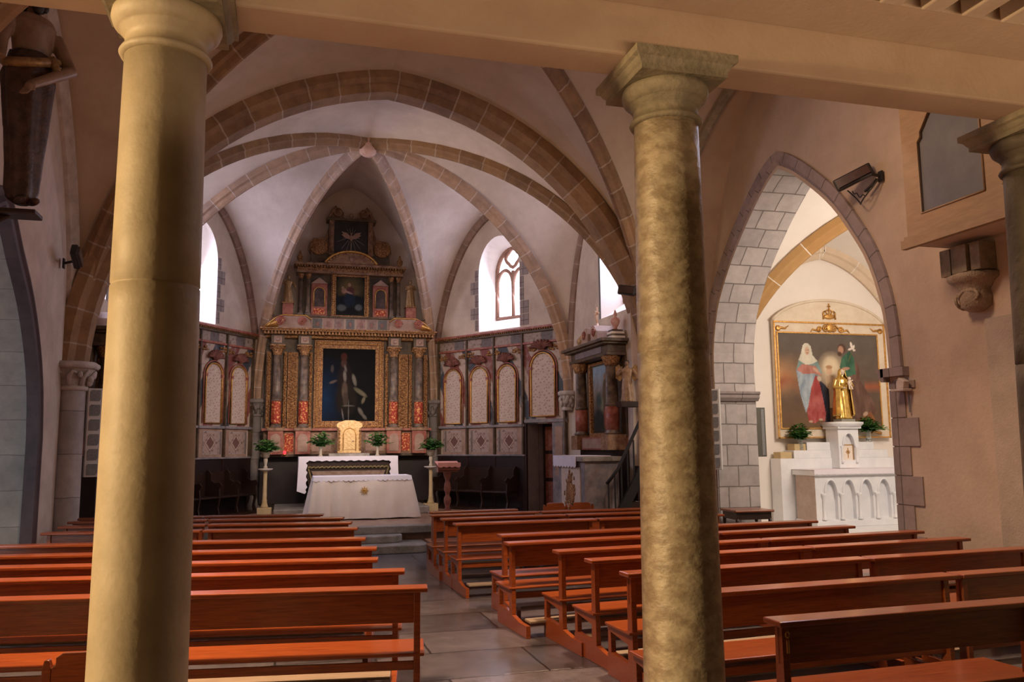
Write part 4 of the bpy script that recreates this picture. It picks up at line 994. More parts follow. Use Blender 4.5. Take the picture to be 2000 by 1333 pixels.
for s_ in (-1, 1):
    m = MB(); P = [(s_*1.98, 4.62), (s_*1.70, 4.86), (s_*1.55, 4.92), (s_*1.05, 4.92), (s_*.95, 4.84), (s_*.9, 4.62)]; m.prism([(a, b-PZ) for a, b in P], -.50, -.30)
    v = m.build('volute_block', pinkp, R, bevel=.01)
    for xc, r in ((1.62, .11), (1.13, .10)):
        g = MB(); g.tube([(s_*xc+r*(1-k/44)*cos(k*.42), -.53-.0015*k, 4.79-PZ+r*(1-k/44)*sin(k*.42)) for k in range(40)], .022, 6); g.sphere((s_*xc, -.55, 4.79-PZ), .035, n=6); g.build('volute', rmarble, v)
    g = MB()
    for k in range(7): a = .1*k; g.tube([(s_*(1.95-.04*k), -.51, 4.63-PZ), (s_*(1.86-.05*k), -.55, 4.70-PZ+.02*k), (s_*(1.74-.03*k), -.52, 4.80-PZ+.012*k)], [.01, .03, .012], 6)
    g.build('acanthus_leaf', gold, v)
    m = MB(); m.tube([(s_*1.99, -.5, 4.64-PZ), (s_*1.72, -.5, 4.87-PZ), (s_*1.56, -.5, 4.94-PZ), (s_*1.04, -.5, 4.94-PZ), (s_*.92, -.5, 4.85-PZ)], .018, 6); m.build('gilt_edge', gold, v)
# upper tier
rb('upper_board', -1.22, 1.22, 4.97, 6.2, -.08, .15, dgreen)
frame(R, -.34, .34, 5.02, 5.97, .11, -.16, goldc, gold)
def bg2(u, v): return mixc((.018, .018, .016), (.12, .085, .035), max(0, 1-ell(u, v, .5, .72, .55, .42)))
f2 = [(.22, .35, .30, .16, 10, (.012, .014, .016), .4), (.72, .38, .33, .15, -10, (.012, .014, .016), .4), (.5, .62, .15, .14, 0, (.09, .03, .03), .4), (.48, .42, .20, .18, 10, (.016, .022, .035), .4), (.47, .80, .055, .05, 0, (.30, .18, .12), .3), (.28, .64, .09, .07, -20, (.28, .15, .10), .4), (.24, .72, .045, .035, 0, (.30, .18, .12), .3), (.45, .60, .14, .025, -20, (.30, .2, .15), .4), (.55, .12, .3, .09, 0, (.01, .01, .01), .4), (.2, .2, .15, .08, 0, (.10, .11, .11), .6), (.8, .22, .12, .08, 0, (.10, .11, .11), .6)]
canvas('upper_painting', .68, .95, 60, 80, paint(bg2, f2, .72), canvas_m, R, y=-.17, z0=5.02-PZ)
for s_ in (-1, 1):
    for x, r in ((1.0, .05), (1.17, .048)):
        c = MB(); c.box(s_*x-.07, s_*x+.07, -.30, -.08, 4.97-PZ, 5.03-PZ); c.lathe([(.065, 5.03), (.055, 5.08), (r, 5.1), (r*.85, 5.88)], c=(s_*x, -.20, -PZ), seg=16); cc = c.build('small_column', gmarble, R)
        c = MB(); c.lathe([(.045, 5.88), (.06, 5.95), (.08, 6.0)], c=(s_*x, -.20, -PZ), seg=16, fold=lambda a, z: 1+.12*sin(a*8)); c.build('capital', goldc, cc)
    xc = s_*.735; nb = rb('niche_frame', xc-.19, xc+.19, 5.0, 5.78, -.16, -.08, rmarble)
    m = MB(); m.prism([(a, b-PZ) for a, b in roundarch(xc-.12, xc+.12, 5.22, 5.56)], -.175, -.16); m.build('niche_picture', mat('dark_niche_picture_%s' % ('a' if s_ < 0 else 'b'), (.03, .02, .02), (.10, .06, .05), 9), nb)
    m = MB(); m.tube([(a, -.185, b-PZ) for a, b in roundarch(xc-.13, xc+.13, 5.22, 5.56)[1:]+[(xc-.13, 5.22)]], .016, 6); m.build('gilt_arch', gold, nb)
    m = MB(); m.prism([(xc-.2, 5.78-PZ), (xc+.2, 5.78-PZ), (xc, 5.93-PZ)], -.2, -.08); m.build('pediment', pinkp, nb, bevel=.008)
    m = MB(); m.box(xc-.13, xc+.13, -.18, -.16, 5.04-PZ, 5.17-PZ); m.build('red_panel', redgold, nb)
    p_ = rb('statue_pedestal', s_*1.46-.12, s_*1.46+.12, 4.97, 5.24, -.36, -.1, rmarble)
    rb('pedestal_cap', s_*1.46-.14, s_*1.46+.14, 5.24, 5.27, -.38, -.08, goldc, p_)
m = MB(); m.box(-1.28, 1.28, -.28, .15, 6.02-PZ, 6.08-PZ); m.box(-1.34, 1.34, -.36, .15, 6.2-PZ, 6.26-PZ); m.build('upper_cornice', omarble, R, bevel=.006)
rb('upper_frieze', -1.26, 1.26, 6.08, 6.2, -.22, .15, goldc)
m = MB()
for k in range(40): x = -1.28+2.56*k/39; m.box(x-.016, x+.016, -.33, -.2, 6.165-PZ, 6.2-PZ)
m.build('dentil_row', goldc, R)
arcp = [(.62*cos(PI*(.12+.76*k/16))/cos(PI*.12), 6.27+(.30*(sin(PI*(.12+.76*k/16))-sin(PI*.12))/(1-sin(PI*.12)))) for k in range(17)]
m = MB(); m.prism([(a, b-PZ) for a, b in arcp]+[(-.62, 6.26-PZ), (.62, 6.26-PZ)][0:0], -.34, -.1); pd = m.build('segmental_pediment', omarble, R)
m = MB(); m.tube([(a, -.36, b-PZ) for a, b in arcp], .03, 8)
for k in range(1, 16): m.sphere((arcp[k][0]*.93, -.36, arcp[k][1]-.05-PZ), .018, n=4)
m.build('gilt_arch', gold, pd)
MB().sphere((0, -.38, 6.36-PZ), .05, (1, .7, 1.1), 8).build('cherub_head', pinkp, pd)
rb('top_board', -.95, .95, 6.26, 6.55, -.12, .15, dgreen)
tb_ = rb('top_block', -.53, .53, 6.5, 7.38, -.14, .15, dgreen)
m = MB(); m.box(-.40, .40, -.15, -.14, 6.55-PZ, 7.34-PZ); m.build('dark_panel', mat('near_black_panel', (.012, .011, .012), (.03, .025, .025), 5, .6), tb_)
for s_ in (-1, 1):
    m = MB(); x = s_*.47; m.box(x-.055, x+.055, -.22, -.14, 6.5-PZ, 7.36-PZ); m.lathe([(.035, 6.56), (.03, 7.25), (.045, 7.3)], c=(x, -.23, -PZ), seg=12); m.build('side_pilaster', omarble, tb_)
    m = MB(); m.lathe([(.20, 0), (.21, .02), (.20, .05), (.15, .03), (.14, .05), (.10, .04), (.09, .06), (.04, .05), (0, .08)], seg=28); mm = Matrix.Translation((s_*.76, -.12, 6.70-PZ)) @ Matrix.Rotation(rad(90), 4, 'X')
    m.v = [tuple(mm @ Vector(v)) for v in m.v]; m.build('gilt_medallion', gold if 0 else goldc, R)
    m = MB(); m.prism([(s_*.95, 6.55-PZ), (s_*1.0, 6.62-PZ), (s_*.98, 6.8-PZ), (s_*.9, 6.92-PZ), (s_*.62, 6.95-PZ), (s_*.55, 7.2-PZ), (s_*.52, 6.5-PZ)], -.1, .1); m.build('side_scroll', omarble, R)
    m = MB(); m.lathe([(.05, 0), (.03, .03), (.07, .10), (.08, .16), (.04, .22), (.02, .3), (0, .33)], c=(s_*1.2, -.15, 6.26-PZ), seg=14); m.build('urn_finial', goldc, R)
    m = MB(); pts = [(s_*(.56-.10*t_), 7.42+.30*sin(t_*PI/2)) for t_ in [k/6 for k in range(7)]]
    cx, cz = s_*.30, 7.60
    pts = [(s_*.58, 7.40), (s_*.50, 7.52), (s_*.44, 7.66), (s_*.36, 7.74)]+[(cx+s_*.13*(1-k/16)*cos(1.2-k*.5), cz+.13*(1-k/16)*sin(1.2-k*.5)) for k in range(13)]
    m.tube([(a, -.1, b-PZ) for a, b in pts], .035, 8); m.prism([(s_*.58, 7.40-PZ), (s_*.48, 7.56-PZ), (s_*.40, 7.70-PZ), (s_*.28, 7.72-PZ), (s_*.18, 7.6-PZ), (s_*.16, 7.42-PZ)], -.08, .05); m.build('scroll_pediment', omarble, tb_)
m = MB(); m.box(-.60, .60, -.26, .15, 7.36-PZ, 7.42-PZ); m.build('top_cornice', dgreen, tb_, bevel=.008)
MB().sphere((0, -.15, 7.52-PZ), .055, n=8).lathe([(.07, 7.42), (.03, 7.46), (.04, 7.5)], c=(0, -.15, -PZ), seg=12).build('ball_finial', pinkp, tb_)
m = MB()
for k, a in enumerate([-88, -70, -50, -28, 200, 230, 250, 268, -8, 188, 60, 80, 100, 120]):
    a = rad(a); l = .40 if k < 8 else .22; m.bar((.10*cos(a), -.17, 6.98-PZ+.10*sin(a)), ((l+.04)*cos(a)*.8, -.17, 6.98-PZ+l*sin(a)), .014, .010)
m.build('rays', mat('silvered_rays', (.22, .18, .14), (.34, .28, .22), 10, .5, metal=.2), tb_)
m = MB(); m.sphere((0, -.19, 6.95-PZ), .05, (.8, .6, 1.6), 8); m.sphere((0, -.2, 7.05-PZ), .028, n=6)
for s_ in (-1, 1): m.prism([(s_*.02, 6.98-PZ), (s_*.10, 7.07-PZ), (s_*.24, 7.10-PZ), (s_*.20, 7.03-PZ), (s_*.24, 7.02-PZ), (s_*.14, 6.94-PZ), (s_*.03, 6.91-PZ)], -.20, -.18)
m.build('dove', pinkp, tb_)

# ================= FIGURES =================
def robe(mb, h, w, d, seed=0, folds=9, lean=0, top=.78):
    ph = seed*1.3
    prof = [(1.0, 0), (1.04, .02), (.98, .12), (.90, .3), (.84, .45), (.76, .56), (.80, .64), (.92, .72), (.86, .79), (.5, .83), (.30, .85)]
    old = mb.M; mb.M = old @ Matrix.Shear('XY', 4, (lean, 0)) if lean else old
    mb.lathe([(r*w, z*h) for r, z in prof], seg=40, sy=d/w, fold=lambda a, z: 1+.09*max(0, 1-z/(h*.75))*sin(a*folds+ph+z/h*3)+.03*sin(a*5+z/h*9)*(z < h*.7)); mb.M = old
def figure(name, loc, rz, h, label, cat, m_robe, m_skin, m_hair, veil=None, w=.17, arms='pray', seed=0, child=False, crown=False):
    t = empty(name, loc, rz, label, cat); s_ = h
    b = MB(); robe(b, s_, w*s_/1.0, w*.72*s_, seed)
    b.tube([(0, 0, .82*s_), (0, -.005*s_, .89*s_)], [.042*s_, .034*s_], 10)
    if arms == 'pray': A = [[(sx*.13*s_, 0, .79*s_), (sx*.17*s_, -.03*s_, .66*s_), (sx*.03*s_, -.15*s_, .70*s_)] for sx in (-1, 1)]
    elif arms == 'hold': A = [[(-.13*s_, 0, .79*s_), (-.18*s_, -.02*s_, .64*s_), (-.07*s_, -.15*s_, .62*s_)], [(.13*s_, 0, .79*s_), (.19*s_, -.03*s_, .66*s_), (.10*s_, -.16*s_, .70*s_)]]
    else: A = [[(-.13*s_, 0, .79*s_), (-.22*s_, -.04*s_, .68*s_), (-.14*s_, -.14*s_, .80*s_)], [(.13*s_, 0, .79*s_), (.22*s_, -.04*s_, .66*s_), (.26*s_, -.10*s_, .54*s_)]]
    for a in A: b.tube(a, [.048*s_, .045*s_, .028*s_], 10)
    b.build('robed_body', m_robe, t, remesh=.0065*s_*1.6)
    hd = MB(); hd.sphere((0, -.012*s_, .935*s_), .06*s_, (.82, .95, 1.15), 12); hd.sphere((0, -.072*s_, .93*s_), .012*s_, (.7, 1, 1.4), 6)
    for sx in (-1, 1): hd.sphere((sx*.022*s_, -.062*s_, .945*s_), .009*s_, n=5); hd.sphere((sx*.05*s_, 0, .935*s_), .012*s_, (.5, 1, 1.4), 5)
    hd.tube([(-.015*s_, -.066*s_, .905*s_), (.015*s_, -.066*s_, .905*s_)], .005*s_, 5)
    hd.build('head', m_skin, t, remesh=.0045*s_*1.2)
    hn = MB()
    for a in A:
        p = Vector(a[-1]); d = (p-Vector(a[-2])).normalized(); hn.sphere(p+d*.02*s_, .02*s_, (1, 1, 1), 6)
        sd = d.cross(Vector((0, 0, 1))).normalized()
        for k in range(4): hn.tube([p+d*.03*s_+sd*(k-1.5)*.009*s_, p+d*.055*s_+sd*(k-1.5)*.010*s_, p+d*(.072-.004*abs(k-1.5))*s_+sd*(k-1.5)*.009*s_-Vector((0, 0, .006*s_))], .0045*s_, 5)
        hn.tube([p+d*.012*s_-sd*.016*s_, p+d*.035*s_-sd*.026*s_], .005*s_, 5)
    hn.build('hands', m_skin, t)
    hr = MB(); hr.sphere((0, .008*s_, .95*s_), .064*s_, (.9, 1, 1.12), 10); hr.build('hair', m_hair, t) if not veil else None
    if veil:
        v = MB(); v.lathe([(.0, 1.01), (.04, 1.005), (.068, .97), (.078, .92), (.085, .86), (.14, .80), (.175, .70), (.165, .55), (.185, .35), (.21, .1), (.2, .06)], seg=36, a0=rad(-50), a1=rad(230), fold=lambda a, z: 1+.05*sin(a*9+z*4)*(z < .8)); v.v = [(x*s_, y*s_*.85, z*s_) for x, y, z in v.v]; v.build('mantle', veil, t, solid=.008*s_)
    if child:
        c = MB(); c.sphere((.06*s_, -.17*s_, .80*s_), .036*s_, n=8); c.sphere((.06*s_, -.165*s_, .71*s_), .045*s_, (.9, .8, 1.5), 8); c.tube([(.09*s_, -.17*s_, .75*s_), (.13*s_, -.19*s_, .77*s_)], .013*s_, 6); c.tube([(.04*s_, -.19*s_, .66*s_), (.03*s_, -.22*s_, .58*s_)], .018*s_, 6); c.tube([(.08*s_, -.19*s_, .66*s_), (.09*s_, -.22*s_, .58*s_)], .018*s_, 6); c.build('child', m_skin, t, remesh=.006*s_)
    return t
bronze = mat('bronze_gilt_figure', (.22, .12, .05), (.45, .28, .12), 20, .45, metal=.3)
figure('statuette', (RX-1.46, RY-.24, 5.272), 0, .66, 'small gilded saint on the pedestal at the upper left of the main altarpiece', 'statue', bronze, bronze, bronze, seed=1, arms='out')
figure('statuette', (RX+1.46, RY-.24, 5.272), 0, .66, 'small gilded saint on the pedestal at the upper right of the main altarpiece', 'statue', bronze, bronze, bronze, seed=2)

# ================= SIDE ALTARPIECES =================
def retable(P, rz, label, real=True):
    t = empty('side_altarpiece', P, rz, label, 'altarpiece')
    def b(name, x0, x1, z0, z1, y0, y1, m, par=t, bev=.006): return MB().box(x0, x1, y0, y1, z0, z1).build(name, m, par, bevel=bev)
    b('base', -1.0, 1.0, 0, 1.76, -.30, -.01, wainm); b('base_panel', -.95, .95, 1.76, 2.0, -.40, -.01, rmarble)
    m = MB(); m.box(-.55, .55, -.42, -.40, 1.79, 1.97); m.build('inscribed_panel', pinkp, t)
    b('back_board', -1.0, 1.0, 2.0, 3.45, -.14, -.01, dgreen)
    for s_ in (-1, 1):
        b('plinth_block', s_*.80-.17, s_*.80+.17, 1.76, 2.04, -.50, -.14, omarble)
        c = MB(); c.lathe([(.14, 2.04), (.15, 2.07), (.125, 2.10), (.12, 2.55), (.13, 2.56), (.13, 2.6), (.115, 2.61), (.105, 3.3)], c=(s_*.80, -.33, 0), seg=24); cc = c.build('column', gmarble, t)
        c = MB(); c.lathe([(.125, 2.12), (.128, 2.54)], c=(s_*.80, -.33, 0), seg=28); c.build('column_drum', rmarble, cc)
        c = MB(); c.lathe([(.11, 3.28), (.13, 3.34), (.17, 3.44), (.175, 3.46)], c=(s_*.80, -.33, 0), seg=24, fold=lambda a, z: 1+.1*sin(a*8)); c.build('capital', goldc, cc)
    def sky(u, v): return mixc((.05, .04, .03), mixc((.38, .30, .24), (.24, .32, .40), (v-.5)*2.4), max(0, (v-.25)*1.6))
    bl = [(.62, .42, .13, .42, 0, (.12, .085, .05), .3), (.60, .82, .05, .05, 0, (.30, .18, .12), .3), (.45, .38, .08, .16, 0, (.20, .20, .12), .4), (.62, .22, .10, .15, 0, (.30, .09, .05), .4), (.3, .2, .25, .15, 0, (.03, .035, .03), .5), (.3, .48, .15, .12, 0, (.07, .09, .08), .6)]
    canvas('side_painting', 1.0, 1.3, 50, 60, paint(sky, bl, .77), canvas_m, t, y=-.19, z0=2.08)
    f = MB(); f.box(-.58, -.5, -.26, -.14, 2.0, 3.44); f.box(.5, .58, -.26, -.14, 2.0, 3.44); f.box(-.5, .5, -.26, -.14, 2.0, 2.08); f.box(-.5, .5, -.26, -.14, 3.38, 3.44); f.build('picture_frame', goldc, t, bevel=.01)
    m = MB(); m.box(-1.0, 1.0, -.50, -.01, 3.46, 3.52); m.box(-.98, .98, -.47, -.01, 3.52, 3.66); m.box(-1.06, 1.06, -.58, -.01, 3.66, 3.70); m.box(-1.12, 1.12, -.64, -.01, 3.70, 3.76); m.build('entablature', dgreen, t, bevel=.008)
    m = MB(); m.box(-.7, .7, -.48, -.47, 3.53, 3.65); m.build('frieze_panel', mat('dull_mauve', (.16, .12, .13), (.24, .19, .19), 6) if 'dull_mauve' not in MATS else MATS['dull_mauve'], t)
    p_ = MB()
    for s_ in (-1, 1):
        P_ = [(s_*.60, 3.76), (s_*.46, 3.80), (s_*.38, 3.98), (s_*.26, 4.10), (s_*.12, 4.10), (s_*.08, 3.98), (s_*.10, 3.76)]; p_.prism(P_, -.45, -.05)
    pp = p_.build('scroll_crest', creamp if 0 else pinkp, t, bevel=.01)
    for s_ in (-1, 1): MB().tube([(s_*.26+.09*(1-k/30)*cos(k*.5), -.46, 3.96+.09*(1-k/30)*sin(k*.5)) for k in range(28)], .014, 6).build('scroll', rmarble, pp)
    return t
T1 = retable((6.06, 14.72, 0), -PI/2, 'side altarpiece with two columns and a landscape painting on the right chancel wall')
retable((-3.03, 15.0, 0), PI/2, 'dark side altarpiece on the left chancel wall, mostly behind the thick cream column')
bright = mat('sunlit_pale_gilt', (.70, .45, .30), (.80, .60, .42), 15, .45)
t = empty('crucifix', (5.80, 14.74, 4.08), -PI/2, 'small gilded crucifix standing on top of the right side altarpiece', 'crucifix')
MB().lathe([(.05, 0), (.06, .03), (.03, .05), (.02, .1)], seg=12).build('foot', bright, t); c = MB(); c.box(-.012, .012, -.01, .01, .08, .42); c.box(-.10, .10, -.01, .01, .28, .305); c.build('cross', bright, t)
c = MB(); c.tube([(0, -.02, .30), (0, -.025, .2), (.008, -.02, .12)], [.02, .018, .01], 6); c.tube([(-.09, -.02, .31), (0, -.02, .29), (.09, -.02, .31)], .008, 6); c.sphere((0, -.03, .325), .016, n=6); c.build('corpus', bright, t)
t = empty('urn_finial', (5.78, 13.80, 3.765), -PI/2, 'red and white urn on a striped block atop the right side altarpiece', 'finial')
m = MB(); m.box(-.13, .13, -.13, .13, 0, .04).box(-.12, .12, -.12, .12, .08, .12); m.build('white_courses', linen, t); m = MB(); m.box(-.125, .125, -.125, .125, .04, .08).box(-.10, .10, -.10, .10, .12, .16); m.build('dark_courses', dgreen, t)
MB().lathe([(.04, .16), (.03, .2), (.06, .25), (.09, .32), (.085, .36), (.03, .40), (.035, .44), (.02, .5), (0, .54)], seg=18).build('urn', mat('red_white_urn', (.50, .10, .06), (.75, .55, .48), 9, .4), t)
t = empty('ball_finial', (5.78, 15.60, 3.765), 0, 'small round gilt finial at the far end of the right side altarpiece', 'finial')
MB().lathe([(.08, 0), (.04, .05), (.05, .08), (.09, .14), (.09, .2), (.03, .26), (0, .3)], seg=16).build('ball', bronze, t)
# side altar with gilt front
t = empty('side_altar', (5.12, 13.72, 0), -PI/2, 'grey side altar with a gilded figure panel on its front at the right chancel wall', 'altar')
MB().box(-.68, .68, -.27, .34, 0, 1.58).build('altar_body', bluep, t, bevel=.01)
MB().box(-.74, .74, -.33, .38, 1.58, 1.66).build('altar_top', stepst, t, bevel=.01)
MB().box(-.75, .75, -.5, .34, 0, .2).build('step', stepst, t)
pn_ = MB().box(-.48, .48, -.285, -.27, .55, 1.48).build('front_panel', mat('mottled_cream_panel', (.58, .46, .37), (.72, .58, .48), 14), t)
m = MB(); rr = random.Random(9)
m.sphere((0, -.29, 1.28), .10, (1, .3, 1), 8); m.sphere((0, -.29, 1.0), .20, (1, .2, 1.2), 8); m.tube([(0, -.29, .9), (0, -.29, .6)], .05, 8)
for k in range(40): a = rr.random()*6.28; q_ = .12+.2*rr.random(); m.sphere((q_*cos(a), -.288, 1.02+q_*1.2*sin(a)), .035, (1, .4, 1), 4)
m.build('gilt_figures', goldc, pn_)
m = MB(); P_ = [(-.76+1.2*k/40, 1.665) for k in range(41)]; Q_ = [(x, 1.50-.03*abs(sin(k*PI/5))) for k, (x, z) in enumerate(P_)]; m.prism(P_+Q_[::-1], -.345, -.335); m.box(-.76, .44, -.345, .3, 1.662, 1.672)
m.box(.70-.26*0+.05, .76, -.3, .3, 1.6, 1.61) if 0 else None
cl = m.build('side_altar_cloth', lilac); cl.location = (5.12, 13.72, .0); cl.rotation_euler = (0, 0, -PI/2); tag(cl, 'lilac-white scalloped cloth on the grey side altar', 'altar cloth')
# stair rail
t = empty('stair_railing', (5.12, 12.75, 0), 0, 'black iron railing of the stair rising behind the middle column', 'railing')
MB().tube([(0, 0, 1.22), (.2, 0, 1.45), (.62, 0, 2.25), (1.1, 0, 3.1)], .03, 8).build('handrail', ironm, t)
MB().bar((0, 0, .35), (1.1, 0, 2.2), .06, .16).build('stringer', ironm, t)
for k in range(10): x = .03+.115*k; zt = 1.22+1.0*x+max(0, x-.2)*.75; MB().box(x-.011, x+.011, -.011, .011, .3+1.68*x, zt).build('baluster', ironm, t)
t = empty('stair', (5.16, 12.82, 0), 0, 'dark wooden stair behind the black railing', 'stair')
for k in range(6): MB().box(.18*k, .18*k+.20, 0, .55, .0 if k == 0 else .1+.29*k-.05, .33+.29*k).build('tread', woodd, t)
# cherub on a bracket
t = empty('wall_bracket', (5.80, 13.40, 2.50), 0, 'dark wall bracket carrying the carved angel', 'bracket')
MB().prism([(-.16, .0), (.16, 0), (.2, .1), (-.2, .1)], -.14, .08).build('shelf', woodd, t, bevel=.008)
t = figure('carved_angel', (5.80, 13.38, 2.60), rad(-25), .72, 'small brown carved angel with dark hair on a wall bracket beside the side altarpiece', 'statue', mat('polychrome_angel', (.26, .15, .07), (.45, .30, .18), 12, .5), skinm, hairm, arms='out', w=.15)
m = MB()
for s_ in (-1, 1): m.prism([(s_*.03, .52), (s_*.14, .66), (s_*.2, .62), (s_*.2, .42), (s_*.12, .36)], .05, .08)
m.build('wings', bronze, t)
# floodlights and loudspeakers
def flood(loc, rz, tilt, label, cable=False, L_=.42, yaw=0):
    t = empty('floodlight', loc, rz, label, 'floodlight')
    Rm = Matrix.Rotation(rad(yaw), 3, 'Z') @ Matrix.Rotation(rad(tilt), 3, 'Y'); fd = Rm @ Vector((0, -1, 0))
    m = MB(); m.obox((0, -.22, 0), L_, .09, .17, Rm); m.build('lamp_housing', blackp, t, bevel=.02)
    m = MB(); m.obox(Vector((0, -.22, 0))+fd*.055, L_*.86, .03, .115, Rm); m.build('lamp_glass', mat('brown_lamp_glass', (.05, .03, .025), (.09, .05, .04), 4, .2) if 'brown_lamp_glass' not in MATS else MATS['brown_lamp_glass'], t)
    m = MB(); m.bar((.02, -.2, -.06), (.24, -.12, -.02), .025, .03); m.bar((.24, -.12, -.02), (.26, 0, -.05), .03, .03); m.box(.22, .30, -.02, 0, -.12, .02); m.build('bracket', blackp, t)
    if cable:
        m = MB(); m.tube([(-.26+.56*k/24, -.12+.06*sin(k*.3), -.09-.27*sin(PI*k/24)) for k in range(25)], .009, 6); m.tube([(-.19+.44*k/24, -.1, -.12-.13*sin(PI*k/24)-.02*sin(k)) for k in range(25)], .008, 6); m.tube([(.06, -.1, -.2), (.16, -.08, -.15), (.24, -.05, -.08)], .02, 6); m.build('cable', blackp, t)
    return t
pF = on(0, 7.5, 1698, 350); flood((7.47, pF.y, pF.z), -PI/2, -22, 'black floodlight with looping cables on the right nave wall beside the pointed arch', True, .50, 48)
pF = on(0, -3.1, 108, 500); flood((-3.06, pF.y, pF.z), PI/2, 30, 'black floodlight on the left nave wall above the carved capital', False, .34)
flood((5.88, 13.42, 4.55), rad(-30), 10, 'small black floodlight in front of the bright window beside the middle column', False, .30)
def linearr(loc, rz, h, n, label, w=.20):
    t = empty('column_loudspeaker', loc, rz, label, 'loudspeaker')
    MB().box(-w/2, w/2, -.10, 0, 0, h).build('case', whitep, t, bevel=.008)
    c = h/n
    for k in range(n): z = c*k+c*.12; MB().prism([(-w*.36, z), (w*.26, z), (w*.36, z+c*.14), (w*.36, z+c*.76), (-w*.26, z+c*.76), (-w*.36, z+c*.62)], -.108, -.10).build('grille', grillm, t)
    MB().box(-.03, .03, 0, .05, h*.2, h*.3).build('wall_mount', ironm, t)
    return t
linearr((-2.72, 13.5, 1.45), rad(22), 1.30, 6, 'tall white column loudspeaker with six dark grilles beside the cream column on the left')
pa, pb = on(1, 13.1, 1408, 918), on(1, 13.1, 1408, 760)
linearr((7.40, 13.2, pa.z), rad(-40), pb.z-pa.z, 6, 'tall grey column loudspeaker with six grilles just right of the middle column', w=.19)
pa, pb = on(0, 8.34, 1484, 893), on(0, 8.34, 1484, 806)
t = empty('narrow_loudspeaker', (8.47, 13.58, pa.z), rad(0), 'narrow dark panel loudspeaker on the chapel side of the arch jamb', 'loudspeaker')
MB().box(-.14, .13, -.06, 0, 0, pb.z-pa.z+.1).build('case', mat('grey_green_case', (.09, .085, .065), rough=.5), t, bevel=.006); MB().box(.04, .10, -.065, -.06, .03, pb.z-pa.z+.07).build('grille', grillm, t)
# little shelf lamp right of arch
pS = on(0, 7.5, 1772, 762)
t = empty('wall_light', (7.47, pS.y, pS.z), -PI/2, 'small pale wall light on a little shelf right of the chapel arch', 'wall light')
MB().box(-.10, .12, -.14, 0, -.02, .01).build('shelf', palest, t, bevel=.006); MB().prism([(-.02, .01), (.10, .01), (.12, .10), (.03, .15), (-.02, .09)], -.12, -.03).build('shade', palest, t, bevel=.01)
MB().box(.05, .065, -.01, .0, -.28, -.02).build('wire', grillm, t)

# large statue on the upper left wall
t = empty('wooden_statue', (-2.62, 9.16, 4.32), rad(40), 'large dark wooden figure with bare arms and a long robe, upper left wall', 'statue')
b = MB(); hs = 2.35
b.lathe([(.06, .0), (.13, .05), (.16, .16), (.17, .4), (.20, .75), (.23, 1.1), (.25, 1.35), (.22, 1.5), (.2, 1.6)], seg=40, sy=.8, fold=lambda a, z: 1+.10*sin(a*7+z*1.5)*(z < 1.4)+.04*sin(a*3+z*4))
b.build('robe', statwood, t, remesh=.02)
b = MB(); b.lathe([(.2, 1.5), (.18, 1.6), (.20, 1.75), (.23, 1.92), (.19, 2.0), (.07, 2.05), (.06, 2.14)], seg=28, sy=.7); b.tube([(.22, -.02, 1.86), (.33, -.16, 1.50), (-.16, -.40, 1.12)], [.08, .07, .045], 12); b.tube([(-.22, 0, 1.93), (-.3, -.03, 1.66), (-.34, -.14, 1.42)], [.075, .06, .04], 12)
b.sphere((0, -.03, 2.24), .11, (.85, 1, 1.2), 12); b.sphere((0, -.14, 2.23), .02, (.7, 1, 1.6), 6)
d = Vector((-.3, -.1, -.45)).normalized(); p0 = Vector((-.16, -.40, 1.12)); b.sphere(p0+d*.03, .045, n=8); sd = Vector((1, -.6, 0)).normalized()
for k in range(4): b.tube([p0+d*.05+sd*(k-1.5)*.02, p0+d*.11+sd*(k-1.5)*.022, p0+d*(.16-.008*abs(k-1.5))+sd*(k-1.5)*.02+Vector((0, .02, 0))], .011, 6)
b.tube([p0+d*.02+sd*.04, p0+d*.08+sd*.065], .012, 6)
b.build('bare_torso', skinm, t, remesh=.012)
b = MB(); b.sphere((0, .01, 2.29), .125, (.95, 1, 1.1), 12); b.sphere((0, -.08, 2.13), .07, (.9, .8, 1.4), 8)
for k in range(16): a = k*.4; b.sphere((.11*cos(a), .03+.1*sin(a), 2.2-.03*(k % 3)), .045, n=5)
b.build('hair_and_beard', hairm, t)
b = MB(); b.tube([(.24*cos(a), -.02+.19*sin(a), 1.52+.10*sin(a*1+1)) for a in [k*.35 for k in range(19)]], .05, 8); b.tube([(.1, -.2, 1.55), (.16, -.24, 1.42), (.13, -.24, 1.28)], [.05, .04, .02], 8)
b.build('gilded_sash', bronze, t)
b = MB(); 
for s_ in (-.06, .07): b.sphere((s_, -.10, .03), .055, (.8, 1.9, .7), 8)
b.build('feet', statwood, t)
t = empty('statue_bracket', (-2.8, 9.16, 4.20), 0, 'dark bracket under the large wooden figure on the upper left wall', 'bracket'); MB().box(-.29, .35, -.14, .14, 0, .05).prism([(-.29, 0), (-.29, -.25), (.1, 0)], -.03, .03).build('bracket_shelf', woodd, t, bevel=.01)

